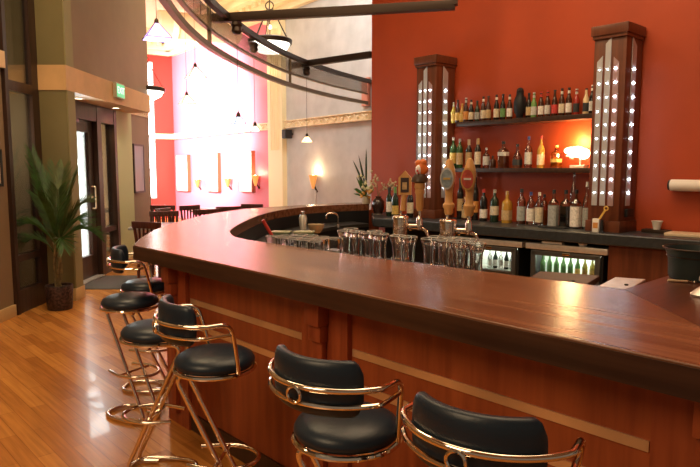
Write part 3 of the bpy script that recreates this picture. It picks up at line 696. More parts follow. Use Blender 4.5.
mb = MB(); rnd = random.Random(5)
for k in range(26):
    a = rnd.uniform(0, 2 * PI); r = rnd.uniform(.08, .26); blade(mb, (0, 0, .08), (-abs(math.cos(a)) * r * .8 + .03, math.sin(a) * r * .6, rnd.uniform(.12, .36)), .014)
obj('leaves', mb, mat('leaf_green', (.06, .16, .05), .45, var=.3, vscale=20), t)
mb = MB(); 
for q in ((-.10, 0, .62), (-.17, 0, .55), (.0, .02, .70)): blade(mb, (0, 0, .15), q, .013)
obj('tall_leaves', mb, mat('leaf_dark', (.03, .06, .03), .5), t)
mb = MB()
for k in range(14): mb.ball((rnd.gauss(-.0, .035), rnd.gauss(-.03, .03), .13 + rnd.gauss(0, .03)), rnd.uniform(.014, .026), 8)
obj('orange_blooms', mb, mat('orange_bloom', (.75, .40, .10), .6, var=.2, vscale=20), t)
mb = MB()
for k in range(16): mb.ball((rnd.gauss(.01, .05), rnd.gauss(-.03, .04), .26 + rnd.gauss(0, .06)), rnd.uniform(.012, .024), 8)
obj('white_blooms', mb, mat('cream_bloom', (.62, .60, .38), .6), t)
# ------------------------------------------------------------------ glasses
tall_prof = [(0, 0), (.032, 0), (.034, .004), (.032, .03), (.0275, .08), (.0295, .13), (.037, .165), (.043, .178), (.043, .188), (.038, .188), (.032, .165), (.0245, .13), (.022, .08), (.025, .04), (.0, .026)]
def tall_glass(loc, label):
    t = thing('beer_glass', label, 'glass', loc, 0, 'tall flared beer glasses on the rail')
    obj('glass_body', MB().lathe([(r, z * .89) for r, z in tall_prof], 24), M['glass'], t)
    obj('rim', MB().tube([(.0405 * math.cos(k * PI / 12), .0405 * math.sin(k * PI / 12), .1675) for k in range(24)], .0026, 6, closed=True), M['rim'], t)
    return t
tl = [(345, 2.42), (357, 2.42), (369, 2.42), (381, 2.42), (398, 2.42), (409.5, 2.42), (430, 2.38), (445.5, 2.38), (460, 2.38), (477, 2.38), (351, 2.53), (375, 2.53), (437, 2.49), (453, 2.49), (468, 2.49)]
tl = [(345, 0), (357, 0), (369, 0), (381, 0), (398, 0), (409.5, 0), (430, 0), (445.5, 0), (460, 0), (477.5, 0), (351, 1), (375, 1), (437, 1), (453, 1), (469, 1)]
words = ['leftmost tall beer glass of the front row, next to the short tumblers', 'second tall beer glass from the tumblers in the front row', 'third tall beer glass from the tumblers in the front row', 'fourth tall beer glass from the tumblers, left of the gap before the left tap',
         'tall beer glass directly below the left beer tap', 'tall beer glass just right of the left beer tap', 'tall beer glass left of the right beer tap, after the gap', 'tall beer glass directly below the right beer tap', 'tall beer glass just right of the right beer tap', 'rightmost tall beer glass on the rail, nearest the left fridge',
         'tall beer glass in the back row, between the first two front ones', 'tall beer glass in the back row, between third and fourth front ones', 'tall beer glass in the back row just left of the right tap', 'tall beer glass in the back row just right of the right tap', 'rightmost tall beer glass of the back row']
g0 = None
for (px, rw), lab in zip(tl, words):
    a = rail_pt(0, .075 + rw * .095); b = rail_pt(1, .075 + rw * .095); n = Vector((-(b - a).y, (b - a).x, 0)); d = ray(px, 200); q = d * (a.dot(n) / d.dot(n)); q = Vector((q.x, q.y, LZ))
    g0 = tall_glass(q, lab) if g0 is None else dup(g0, q, 0, lab)
sp = [(0, 0), (.036, 0), (.040, .004), (.044, .085), (.043, .088), (.0395, .088), (.036, .02), (0, .02)]
def tumbler(loc, label):
    t = thing('tumbler', label, 'glass', loc, 0, 'short tumblers in rows on the rail')
    obj('glass_body', MB().lathe(sp, 22), M['glass'], t); obj('glass_base', MB().lathe([(0, .001), (.035, .001), (.036, .018), (0, .018)], 22), M['rim'], t)
    obj('rim', MB().tube([(.042 * math.cos(k * PI / 12), .042 * math.sin(k * PI / 12), .088) for k in range(24)], .0028, 6, closed=True), M['rim'], t); return t
t0 = None
rows = ['front', 'middle', 'back']; ordn = ['leftmost', 'second from left', 'third from left', 'fourth from left', 'fifth from left', 'rightmost']
for r in range(3):
    for k in range(4 if r else 5):
        q = rail_pt(.13 + k * .098 + r * .03, .075 + r * .092); q.z = LZ
        lab = f'short clear tumbler, {ordn[k] if k < (3 if r else 4) else "rightmost"} in the {rows[r]} row on the glass rail'
        if t0 is None: t0 = tumbler(q, lab)
        else: dup(t0, q, 0, lab)
# ------------------------------------------------------------------ beer taps
gold = mat('tap_gold', (.62, .34, .10), .35, .2, var=.15, vscale=30)
twood = wood('tap_handle_wood', (.74, .42, .16), (.60, .30, .10), .35, axis=2, scale=6)
def tap(px, label):
    D = 2.53; c = wpx(px, D, LZ)
    t = thing('beer_tap', label, 'beer tap', c, WR + .6)
    obj('column', MB().lathe([(0, 0), (.052, 0), (.052, .012), (.042, .016), (.042, .228), (.045, .230), (.045, .242), (.038, .248), (0, .25)], 28), M['chrome'], t)
    for x, y, dr in ((.105, .0, (1, 0, 0)), (-.012, .085, (-.14, .99, 0))):
        v = Vector(dr); mb = MB()
        mb.tube([Vector((0, 0, .19)) + v * .03, Vector((x, y, .19))], .014, 12)
        mb.lathe([(0, -.02), (.016, -.02), (.018, 0), (.016, .04), (.010, .055), (0, .055)], 14, (x, y, .19))
        mb.tube(fillet([Vector((x, y, .185)), Vector((x, y, .185)) + v * .035 + Vector((0, 0, -.015)), Vector((x, y, .13)) + v * .05], .02), .009, 10)
        mb.tube([Vector((x, y, .24)), Vector((x, y, .275))], .008, 10)
        mb.lathe([(.017, 0), (.017, .012), (0, .012)], 12, Vector((0, 0, .183)) + v * .05, axis=dr)
        obj('faucet', mb, M['chrome'], t)
    return t
T1 = tap(401, 'left chrome beer tap column with house-shaped and orange-crested handles')
T2 = tap(449, 'right chrome beer tap column with two oval-badged wooden handles')
h = obj('tap_handle', MB().extr([(-.036, .36), (.036, .36), (.036, .455), (0, .495), (-.036, .455)], Matrix.Translation((.012, .10, 0)) @ Matrix.Rotation(PI / 2, 4, 'X'), .03).tube([(.0, .085, .27), (.008, .085, .365)], .016, 12), twood, T1)
obj('badge', MB().box((.012, .069, .415), (.046, .006, .082)), mat('badge_dark', (.05, .03, .03), .4), h); obj('badge_print', MB().box((.012, .065, .41), (.026, .004, .04)), LABEL['tan'], h)
h = obj('tap_handle', MB().lathe([(0, 0), (.014, 0), (.02, .02), (.022, .09), (.027, .10), (.024, .12), (.03, .13), (.026, .16), (0, .165)], 16, (.105, 0, .275)), twood, T1)
mb = MB(); mb.lathe([(0, 0), (.02, 0), (.048, .012), (.044, .03), (.03, .05), (0, .055)], 16, (.105, 0, .425)); obj('collar', mb, mat('collar_dark', (.05, .025, .015), .4), h)
mb = MB(); mb.ball((.112, .004, .505), .034, 14, (.95, .8, 1.25)); mb.ball((.13, .004, .50), .022, 10); mb.ball((.095, .004, .535), .02, 10); mb.ball((.12, .004, .538), .022, 10); obj('orange_crest', mb, mat('tap_orange', (.70, .17, .03), .4), h)
mb = MB(); mb.ball((.098, -.012, .498), .024, 12, (.7, .8, 1.25)); obj('white_face', mb, M['white'], h)
mb = MB(); mb.ball((.094, -.029, .495), .007, 8); mb.ball((.10, -.030, .482), .006, 8); obj('red_mark', mb, LABEL['red'], h)
oval = lambda r, z: [(0, z), (r, z), (r, z + .008), (0, z + .010)]
for x, y, c, nm in ((-.004, .085, mat('badge_bluegrey', (.26, .32, .36), .35, var=.25, vscale=40), 'grey'), (.105, 0, mat('badge_red', (.50, .08, .05), .35, var=.25, vscale=40), 'red')):
    h = obj('tap_handle', MB().lathe([(0, 0), (.016, 0), (.024, .01), (.024, .03), (.031, .04), (.031, .055), (.021, .065), (.019, .10), (.022, .14), (.030, .18), (.033, .21), (.028, .245), (.018, .275), (.012, .29), (0, .295)], 18, (x, y, .265), sy=.8), twood, T2)
    def disc(name, r, off, m):
        mb = MB(); a = [(r * .82 * math.cos(2 * PI * k / 28), r * 1.35 * math.sin(2 * PI * k / 28)) for k in range(28)]
        mb.extr(a, Matrix.Translation((x - .010, y - off, .455)) @ Matrix.Rotation(PI / 2, 4, 'X'), .008); obj(name, mb, m, h)
    disc('badge_rim', .042, .026, gold if nm == 'red' else M['steel']); disc('badge', .035, .030, c)
    obj('badge_band', MB().box((x - .010, y - .040, .455), (.036, .003, .010)), LABEL['gold' if nm == 'grey' else 'white'], h)
# ------------------------------------------------------------------ steel covers beyond inner edge, bucket, bell
def cover(pxs, z, m, label):
    q = [atz(x, y, z) for x, y in pxs]; mb = MB(); mb.prism([(p.x, p.y) for p in q], z - .03, z); t = thing('ice_bin', label, 'ice bin'); obj('lid', mb, m, t, bevel=.004)
    c = sum(q, Vector()) / 4; mb = MB(); mb.prism([((p.x - c.x) * .9 + c.x, (p.y - c.y) * .9 + c.y) for p in q], 0, z - .03); obj('bin_body', mb, M['black'], t)
    hc = q[1] * .8 + q[2] * .2; obj('lid_knob', MB().lathe([(0, 0), (.008, 0), (.009, .006), (0, .008)], 12, (c.x * .5 + hc.x * .5, c.y * .5 + hc.y * .5, z)), M['black'], t)
cover([(520, 283), (582, 287), (600, 275.5), (540, 271)], .97, wood('bin_lid_bronze', (.085, .045, .032), (.05, .028, .02), .6), 'bronze-brown ice bin lid behind the bar, left of the silver lid')
cover([(594, 288), (628, 290), (646, 279), (615, 277)], .99, M['steel'], 'silver steel ice bin lid in the inner corner of the bar')
p = atz(703, 281, TOPZ)
t = thing('bar_bucket', 'dark green-black round bucket with wire rim on the right bar return', 'bucket', (p.x + .01, p.y + .06, TOPZ))
obj('bucket_body', MB().lathe([(0, 0), (.103, 0), (.108, .01), (.111, .08), (.124, .118), (.130, .124), (.121, .124), (.106, .08), (.10, .012), (0, .012)], 32), mat('bucket_plastic', (.02, .032, .032), .5), t)
mb = MB(); mb.tube([(.130 * math.cos(k * PI / 16), .130 * math.sin(k * PI / 16), .125) for k in range(32)], .003, 6, closed=True); mb.tube([(.116 * math.cos(k * PI / 16), .116 * math.sin(k * PI / 16), .092) for k in range(32)], .003, 6, closed=True); mb.tube([(-.045, -.105, .0), (-.046, -.107, .08), (-.05, -.122, .125)], .0035, 6)
obj('wire_frame', mb, M['blackmetal'], t)
p = atz(705, 296, TOPZ)
t = thing('service_bell', 'small pale metal bell in front of the dark bucket', 'bell', (p.x, p.y, TOPZ))
obj('bell_dome', MB().lathe([(.045, 0), (.047, .006), (.030, .022), (.018, .032), (.0, .033)], 22), M['steel'], t); obj('bell_knob', MB().lathe([(.008, .03), (.013, .045), (.022, .055), (.02, .07), (0, .075)], 16), mat('knob_grey', (.35, .31, .27), .4), t)
p = atz(679, 282.5, TOPZ)
t = thing('corkscrew', 'small brass and steel corkscrew lying beside the dark bucket', 'corkscrew', (p.x, p.y, TOPZ), WR + .5)
obj('handle', MB().tube([(-.04, 0, .006), (.03, 0, .006)], .005, 8), M['brass'], t); obj('worm', MB().tube([(.03 + k * .002, .003 * math.cos(k), .006 + .003 * math.sin(k)) for k in range(16)], .0018, 5), M['chrome'], t)
# ------------------------------------------------------------------ clutter on the station inside the bar
def onst(px, py, z=.84): return atz(px, py, z)
p = atz(290, 236.5, .90)
for i, (px, lab) in enumerate(((281, 'green plastic bar caddy, left of two behind the tumblers'), (304, 'green plastic bar caddy, right of two behind the tumblers'))):
    q = aty(px, 233, 5.0); t = thing('bar_caddy', lab, 'caddy', (q.x, q.y, .84), -.1, 'green caddies on the work station')
    obj('caddy_box', MB().box((0, 0, .07), (.15, .12, .14), bev=.008), mat('green_plastic', (.05, .14, .06), .4, trans=.2), t); obj('caddy_rim', MB().box((0, 0, .145), (.16, .13, .012), bev=.004), mat('pale_rim', (.30, .33, .2), .4), t)
    mb = MB(); mb.box((0, 0, -.42), (.2, .2, .84)); 
q = aty(272, 234, 4.8)
t = thing('ice_scoop', 'red-handled scoop leaning behind the curved bar edge', 'scoop', (q.x, q.y, .84), .3)
obj('scoop_handle', MB().tube([(.02, 0, .10), (-.07, 0, .26)], .013, 10), mat('red_plastic', (.5, .04, .03), .4), t); obj('scoop_bowl', MB().lathe([(0, 0), (.03, .004), (.035, .05), (.02, .10), (.012, .11), (0, .11)], 14, (.03, 0, 0)), M['steel'], t)
q = aty(303, 226, 6.6)
t = thing('cocktail_shaker', 'steel cocktail shaker standing inside the far curve of the bar', 'shaker', (q.x, q.y, .84))
obj('shaker_body', MB().lathe([(0, 0), (.035, 0), (.045, .13), (.03, .165), (0, .165)], 20), M['steel'], t); obj('shaker_cap', MB().lathe([(.026, .165), (.024, .195), (.01, .205), (0, .205)], 16), M['chrome'], t)
q = aty(316, 226, 6.3)
t = thing('serving_bowl', 'round tan serving bowl tilted inside the far curve of the bar', 'bowl', (q.x, q.y, .84)); 
obj('bowl_body', MB().lathe([(0, 0), (.04, 0), (.075, .05), (.085, .09), (.078, .09), (.065, .045), (0, .012)], 22), mat('tan_bowl', (.42, .31, .18), .5), t)
q = aty(338, 222, 6.9)
t = thing('sink_faucet', 'curved chrome sink faucet inside the far curve of the bar', 'faucet', (q.x, q.y, .84))
obj('spout', MB().tube(fillet([(0, 0, 0), (0, 0, .16), (-.12, -.03, .16), (-.13, -.03, .10)], .06), .010, 10), M['chrome'], t); obj('valve', MB().lathe([(0, 0), (.025, 0), (.022, .03), (0, .035)], 14), M['chrome'], t)

# ================================================================== STOOLS
def make_stool(name, label, back, facing):
    t = thing(name, label, 'bar stool', (0, 0, 0), 0, 'chrome and black bar stools along the bar')
    obj('seat', MB().lathe([(0, .688), (.140, .688), (.156, .692), (.164, .704), (.164, .714), (.155, .730), (.13, .744), (.085, .753), (.04, .757), (0, .758)], 40), M['vinyl'], t)
    c = lambda r, a: (r * math.cos(a), r * math.sin(a))
    mb = MB(); mb.tube([(*c(.163, k * PI / 20), .682) for k in range(40)], .009, 8, closed=True); mb.box((0, 0, .676), (.2, .12, .014)); obj('seat_ring', mb, M['chrome'], t)
    for sy in (-1, 1):
        y = sy * .055
        obj('frame_tube', MB().tube(fillet([(.09, y, .658), (-.155, y, .658), (.155, y, .013), (.04, y * 1.2, .013)], .055, 8), .011, 10), M['chrome'], t)
    loop = []
    for k in range(32):
        a = 2 * PI * k / 32; ca, sa = math.cos(a), math.sin(a); q = (abs(ca) ** 2.8 + abs(sa) ** 2.8) ** (-1 / 2.8); loop.append((-.01 + .165 * ca * q, .105 * sa * q, .0125))
    obj('base_ring', MB().tube(loop, .011, 10, closed=True), M['chrome'], t)
    fr = [(-.10, -.085, .29)] + [(.03 + .145 * math.cos(a), .115 * math.sin(a), .29) for a in [(-110 + k * 220 / 20) * PI / 180 for k in range(21)]] + [(-.10, .085, .29)]
    mb = MB(); mb.tube(fr, .0095, 10); mb.tube([(.02, -.113, .29), (.02, .113, .29)], .008, 8); obj('footrest', mb, M['chrome'], t)
    if back:
        R = Matrix.Rotation(facing, 3, 'Z'); S = lambda p: R @ Vector(p)
        mb = MB(); n = 30; rings = []
        prof = []
        for k in range(26):
            a = 2 * PI * k / 26; ca, sa = math.cos(a), math.sin(a); q = (abs(ca) ** 3.2 + abs(sa) ** 3.2) ** (-1 / 3.2); prof.append((.004 + .022 * ca * q, .90 + .079 * sa * q))
        for k in range(n + 1):
            a = PI + (k / n - .5) * 2 * math.radians(50); e = 1 - .45 * (max(0, abs(k / n - .5) * 2 - .80) / .20) ** 3
            rings.append([mb.bm.verts.new(S(((.198 + (p[0] - .004) * e) * math.cos(a), (.198 + (p[0] - .004) * e) * math.sin(a), .90 + (p[1] - .90) * e))) for p in prof])
        for A, B in zip(rings, rings[1:]):
            for k in range(len(prof)): mb.bm.faces.new((A[k], A[(k + 1) % len(prof)], B[(k + 1) % len(prof)], B[k]))
        mb.bm.faces.new(rings[0]); mb.bm.faces.new(rings[-1][::-1])
        obj('backrest', mb, M['vinyl'], t)
        arc = lambda r, z, da: [(r * math.cos(a), r * math.sin(a), z) for a in [PI + math.radians(-da + 2 * da * k / 24) for k in range(25)]]
        rr = .231; up = arc(rr, .905, 62)
        def side(sg): return fillet([up[0] if sg > 0 else up[-1], (-.005, .200 * sg, .905), (.02, .178 * sg, .80), (.04, .158 * sg, .686)], .05, 7)
        obj('arm_rail', MB().tube([S(p) for p in side(1)[::-1] + up[1:-1] + side(-1)], .009, 10), M['chrome'], t)
        lo = arc(rr, .860, 62)
        obj('lower_rail', MB().tube([S(p) for p in [(.003, .190, .860)] + lo + [(.003, -.190, .860)]], .0072, 8), M['chrome'], t)
        mb = MB(); mb.tube([S((-rr - .010, .023 * math.cos(k * PI / 10), .8825 + .023 * math.sin(k * PI / 10))) for k in range(20)], .0045, 6, closed=True); obj('ring_ornament', mb, M['chrome'], t)
    return t
def place(t, px, py, rz):
    p = atz(px, py, .73); t.location = (p.x, p.y, 0); t.rotation_euler = (0, 0, rz)
def R_(d): return math.radians(d)
place(make_stool('bar_stool', 'backless black bar stool with chrome legs at the outer corner of the bar', False, 0), 130, 298, R_(-30))
place(make_stool('bar_stool', 'bar stool with backrest farthest from the camera, near the palm and doormat', True, R_(15)), 146.5, 283, 0)
place(make_stool('bar_stool', 'backless black bar stool half hidden behind the backrest stool', False, 0), 156, 327, R_(172))
place(make_stool('bar_stool', 'bar stool with curved backrest and full Z-shaped chrome legs in view, left of centre', True, R_(32 + 6)), 215, 355, R_(-6))
place(make_stool('bar_stool', 'bar stool with backrest in front of the middle pilaster at bottom centre', True, R_(53 + 8)), 347, 420, R_(-8))
s6 = make_stool('bar_stool', 'nearest bar stool at the bottom edge, only its backrest and arm showing', True, R_(55 + 8)); s6.location = (.362, 1.45, 0); s6.rotation_euler = (0, 0, R_(-8))

# ================================================================== LEFT SIDE: palm, mat, pictures, exit sign
p = atz(54.5, 311.5, 0); p = Vector((p.x, p.y + .13, 0))
t = thing('potted_palm', 'tall potted palm in a dark woven pot beside the entry window', 'plant', p)
obj('pot', MB().lathe([(0, 0), (.118, 0), (.125, .01), (.140, .25), (.136, .26), (.127, .26), (.122, .22), (0, .22)], 28), mat('woven_pot', (.045, .022, .018), .5, var=.9, vscale=40, bump=.6), t)
obj('soil', MB().lathe([(0, .235), (.123, .235), (.123, .22)], 20), mat('soil', (.03, .018, .01), .9), t)
mb = MB(); rnd = random.Random(11)
for k in range(5): mb.tube(catmull([(rnd.uniform(-.03, .03), rnd.uniform(-.03, .03), .24), (rnd.uniform(-.04, .04), rnd.uniform(-.03, .03), .45), (rnd.uniform(-.05, .05), rnd.uniform(-.04, .04), .72)], 4), .018, 7, taper=.010)
obj('stem', mb, mat('palm_stem', (.16, .12, .05), .6, var=.3, vscale=30), t)
def frond(mb, base, az, length, lift, droop, nl=34, ll=.21):
    dirh = Vector((math.cos(az), math.sin(az), 0)); pts = []
    for i in range(13):
        u = i / 12; pts.append(Vector(base) + dirh * length * (.12 * u + (1 - lift) * u ** 1.5) + Vector((0, 0, length * (lift * u - droop * u ** 3))))
    mb.tube(pts, .006, 5, taper=.0015)
    for k in range(nl):
        u = .22 + .78 * k / nl; i = min(11, int(u * 12)); f = u * 12 - i; c = pts[i].lerp(pts[i + 1], f); tan = (pts[i + 1] - pts[i]).normalized()
        sd = tan.cross(Vector((0, 0, 1)));
        if sd.length < .05: sd = Vector((-math.sin(az), math.cos(az), 0))
        sd.normalize()
        l = ll * (.45 + .9 * math.sin(PI * min(1, .15 + u * .75))) * (1 if u < .8 else 1.25 - u * .4)
        for s in (-1, 1):
            tip = c + (tan * .9 + sd * s * .42 + Vector((0, 0, -.10 - .12 * rnd.random()))).normalized() * l * rnd.uniform(.85, 1.1)
            blade(mb, c, tip, .0034, .02, 4)
leaf = mat('palm_leaf', (.036, .095, .018), .5, var=.35, vscale=14); leaf2 = mat('palm_leaf_pale', (.08, .11, .03), .5, var=.3, vscale=14)
fl = [(2.9, 1.20, .90, .02, 0), (2.6, 1.02, .86, .05, 0), (1.9, .98, .93, .0, 0), (1.2, 1.0, .93, .04, 1), (.6, .98, .90, .06, 1), (.1, .95, .80, .25, 1), (-.35, .9, .72, .35, 0), (.35, .85, .62, .45, 0), (3.4, .75, .70, .30, 0), (4.3, .8, .86, .12, 0), (5.3, .85, .88, .10, 0), (3.0, .62, .55, .45, 0), (-.9, .62, .6, .5, 0), (2.2, .7, .75, .2, 0)]
for az, L, lf, dp, kk in fl:
    mb = MB(); frond(mb, (rnd.uniform(-.04, .04), rnd.uniform(-.04, .04), .62), az, L, lf, dp); obj('frond', mb, leaf2 if kk else leaf, t)
p = atz(111, 282.5, 0)
tag(obj('doormat', MB().box((0, 0, .006), (.62, .95, .012), bev=.004), M['rubber'], None, (p.x + .02, p.y, .0), .0), 'dark rubber doormat on the wood floor in front of the entrance door', 'doormat')
def picture(name, label, loc, rz, wd, ht, th, frame, art, cat='picture', group=None, fw=.03):
    t = thing(name, label, cat, loc, rz, group)
    mb = MB()
    for sx in (-1, 1): mb.box((sx * (wd / 2 - fw / 2), -th / 2, 0), (fw, th, ht))
    for sz in (-1, 1): mb.box((0, -th / 2, sz * (ht / 2 - fw / 2)), (wd, th, fw))
    obj('frame', mb, frame, t); obj('artwork', MB().box((0, -th / 2 + .004, 0), (wd - fw, th - .012, ht - fw)), art, t); return t
art1 = mat('pastel_art', (.60, .42, .46), .6, col2=(.42, .42, .55), vscale=2.5, stretch=(1, 1, .5)); art2 = mat('pale_art', (.74, .66, .55), .6, col2=(.55, .62, .62), vscale=3)
picture('framed_picture', 'framed pastel picture on the brown wall beyond the entrance door', (-3.505, 10.31, 1.49), PI / 2, .50, .80, .03, M['darkwood'], art1)
picture('framed_picture', 'dark framed picture at the left edge of the photo on brown wall', (-3.415, 5.84, 1.50), PI / 2, .5, .36, .025, M['black'], mat('mat_board_art', (.5, .38, .28), .6))
t = thing('exit_sign', 'small green lit exit sign on the tan soffit over the door', 'sign', (-3.10, 8.42, 2.52), PI / 2)
obj('sign_box', MB().box((0, -.02, 0), (.30, .045, .20), bev=.004), mat('sign_case', (.45, .42, .3), .4), t)
obj('sign_face', MB().box((0, -.044, 0), (.27, .006, .17)), mat('sign_green', (.10, .5, .22), .4, emit=(.14, .62, .30), es=.9), t)
fc = bpy.data.curves.new('letters', 'FONT'); fc.body = 'EXIT'; fc.size = .125; fc.align_x = 'CENTER'; fc.align_y = 'CENTER'; fc.extrude = .001
fo = bpy.data.objects.new('letters', fc); COL.objects.link(fo)
me = bpy.data.meshes.new_from_object(fo); bpy.data.objects.remove(fo); lo = bpy.data.objects.new('letters', me); COL.objects.link(lo); me.materials.append(mat('sign_letters', (.8, 1, .85), .4, emit=(.75, 1, .85), es=1.3)); lo.parent = t; lo.location = (0, -.049, 0); lo.rotation_euler = (PI / 2, 0, 0)
for (x, y), lab in (((-3.33, 7.72), 'recessed downlight in the soffit nearer the palm'), ((-3.33, 8.95), 'recessed downlight in the soffit nearer the dining room')):
    t = thing('downlight', lab, 'downlight', (x, y, 2.349), 0, 'downlights in the soffit')
    obj('trim_ring', MB().lathe([(.05, .0), (.075, .0), (.075, -.006), (.05, -.006)], 20), M['white'], t); obj('lamp_face', MB().lathe([(0, -.003), (.052, -.003)], 20), mat('downlight_face', (1, .9, .7), .4, emit=(1, .84, .55), es=9), t)
    lamp('downlight_lamp', 'SPOT', (x, y, 2.33), 20, (1, .72, .38), .05, target=(x + .05, y, 0), spot=2.0)
# dark ceiling track at top left
# ================================================================== DINING ROOM FURNITURE
def make_chair():
    t = thing('dining_chair', '', 'chair', (0, 0, 0), 0, 'dark wooden dining chairs beyond the bar')
    obj('seat', MB().box((0, 0, .445), (.42, .42, .035), bev=.012), M['chairwood'], t)
    for sx in (-1, 1):
        obj('leg', MB().box((sx * .18, -.18, .215), (.036, .036, .43)), M['chairwood'], t)
        obj('leg', MB().tube([(sx * .18, .23, 0), (sx * .18, .19, .45), (sx * .18, .26, .90)], .02, 6), M['chairwood'], t)
    mb = MB(); mb.box((0, .255, .865), (.42, .03, .085), bev=.008); mb.box((0, .215, .57), (.36, .022, .04))
    for k in range(5): mb.box((-.12 + .06 * k, .235, .72), (.022, .014, .28))
    obj('backrest', mb, M['chairwood'], t); return t
def make_table():
    t = thing('dining_table', '', 'table', (0, 0, 0), 0, 'dining tables beyond the bar')
    obj('table_top', MB().box((0, 0, .735), (.75, .75, .03), bev=.006), mat('table_laminate', (.26, .27, .27), .25), t)
    obj('pedestal', MB().lathe([(0, 0), (.25, 0), (.25, .02), (.04, .04), (.035, .72), (0, .72)], 20), M['blackmetal'], t); return t
chair0 = make_chair()
chs = [((-2.30, 7.5), 2.75, 'nearest dark wooden dining chair, beside the green wall end and bar'), ((-2.66, 8.86), .3, 'dark dining chair behind the near grey table'), ((-3.17, 10.3), .08, 'dining chair far left before the tall window'),
       ((-2.69, 9.65), 1.3, 'dining chair under the leftmost canvas on the rose wall'), ((-2.52, 10.35), .9, 'dining chair seen between the first and second canvas'), ((-2.05, 9.3), .6, 'dining chair below the middle canvas'), ((-1.90, 9.95), .4, 'dining chair right of the middle canvas'), ((-1.80, 10.65), -.3, 'dining chair nearest the cream pilaster')]
for i, ((x, y), r, lab) in enumerate(chs):
    c = chair0 if i == 0 else copy_tree(chair0); c.location = (x, y, 0); c.rotation_euler = (0, 0, r); c.scale = (1, 1, .96); c['label'] = lab
tb0 = make_table()
for i, ((x, y), r, lab) in enumerate([((-2.50, 8.2), .2, 'near grey dining table just beyond the bar'), ((-3.9, 12.2), .4, 'far dining table near the tall window'), ((-2.55, 11.3), .4, 'far dining table below the middle canvas')]):
    c = tb0 if i == 0 else copy_tree(tb0); c.location = (x, y, 0); c.rotation_euler = (0, 0, r); c['label'] = lab
# canvases and sconces on far wall
for (xa, xb), ya, yb, lab in (((179, 191.6), 155, 191, 'leftmost pale canvas on the rose wall'), ((209, 222), 153, 191.5, 'middle pale canvas on the rose wall'), ((242, 256.4), 151, 192, 'rightmost pale canvas on the rose wall, nearest the cream pilaster')):
    sa, sb = fs(xa), fs(xb - 1); xm = (xa + xb) / 2; zt = fpt(xm, ya).z; zb = fpt(xm, yb).z
    c = F0 - FD * ((sa + sb) / 2)
    picture('canvas', lab, (c.x, c.y, (zt + zb) / 2), FR, sb - sa, zt - zb, .10, mat('canvas_edge', (.35, .09, .04), .5), art2, 'picture', 'canvases on the rose wall', fw=.012)
def sconce(px, py, hpx, label, off=.0, stem=False):
    q = fpt(px, py, .0); Hh = hpx * q.y / FPX
    t = thing('wall_sconce', label, 'sconce', (q.x, q.y, q.z), FR, 'horn-shaped wall sconces')
    mb = MB(); mb.tube(catmull([(0, -.02, -Hh * .5), (0, -.07, -Hh * .25), (0, -.12, Hh * .1), (0.0, -.14, Hh * .42)], 4), .02, 8, taper=.012); obj('bracket', mb, M['blackmetal'], t)
    obj('shade', MB().lathe([(.022, -Hh * .3), (.05, 0), (.085, Hh * .45), (.092, Hh * .5), (.084, Hh * .5), (.045, 0)], 18, (0, -.12, 0)), mat('amber_shade', (.75, .30, .07), .4, emit=(1, .45, .12), es=.55), t)
    obj('bulb', MB().ball((0, -.12, Hh * .38), .045, 10), mat('sconce_bulb', (1, .9, .7), .4, emit=(1, .82, .5), es=18), t)
    if stem: obj('stem', MB().tube([(0, -.06, -Hh * .4), (0, -.06, -Hh * 1.35)], .02, 8), M['steel'], t)
    lamp('sconce_lamp', 'POINT', q - FN * .16 + Vector((0, 0, Hh * .7)), 9 if stem else 7, (1, .72, .4), .06)
sconce(318, 183.5, 17, 'lit horn-shaped sconce on the grey wall behind the bar', stem=True)
sconce(260, 182, 13, 'amber sconce right of the rightmost canvas'); sconce(232, 184, 11, 'amber sconce between middle and right canvases'); sconce(201.5, 184.5, 10, 'amber sconce between left and middle canvases')
q = fpt(287, 134, .14)
t = thing('wall_speaker', 'small black speaker on the grey wall beside the cream pilaster', 'speaker', q, FR)
obj('speaker_box', MB().box((0, 0, 0), (.17, .16, .19), bev=.01), M['black'], t); obj('speaker_bracket', MB().box((0, .10, 0), (.04, .1, .04)), M['blackmetal'], t); obj('speaker_grille', MB().box((0, -.083, 0), (.14, .008, .16)), mat('grille', (.03, .03, .03), .7, bump=.5, vscale=80), t)
# ================================================================== CANOPY ARC
CZ = 2.65
arc_px = [(152, -14), (160.3, 0), (184.3, 29), (213.4, 51.4), (252.8, 72), (288.8, 85.7), (328, 96), (367.7, 103.9)]
arcp = [atz(x, y, CZ) for x, y in arc_px]; first = arcp[0]; arcp = [Vector((first.x + .12, first.y - .55, CZ)), ] + arcp
arcp = [Vector((arcp[0].x + .35, arcp[0].y - .7, CZ))] + arcp
arc = catmull(arcp, 6)
cv = thing('canopy_rail', 'curved bronze metal canopy rail sweeping overhead from upper left to grey wall', 'canopy rail')
def ribbon(pts, z0, z1, th):
    a = [(p.x, p.y) for p in pts]; b = [(p.x, p.y) for p in offs(pts, th)]; mb = MB(); mb.prism(a + b[::-1], z0, z1); return mb
flat = [Vector((p.x, p.y, 0)) for p in arc]
obj('lower_rail', ribbon(flat, CZ - .02, CZ + .035, .05), M['rail'], cv)
obj('mesh_band', ribbon(offs(flat, .02), CZ + .17, CZ + .36, .008), M['meshp'], cv)
obj('mesh_trim', ribbon(flat, CZ + .16, CZ + .185, .04), M['rail'], cv)
obj('upper_rail', ribbon(offs(flat, .06), CZ + .35, CZ + .41, .06), M['blackmetal'], cv)
def post(px):
    i = min(range(len(flat)), key=lambda k: abs(350 + FPX * flat[k].x / max(flat[k].y, .1) - px) if flat[k].y > 4 else 1e9); p = flat[i]
    obj('post', MB().box((p.x + .02, p.y, CZ + .2), (.035, .035, .44)), M['rail'], cv); return p
pa = post(213); pb = post(289); pc = post(367)
e = fpt(366, 92, .03)
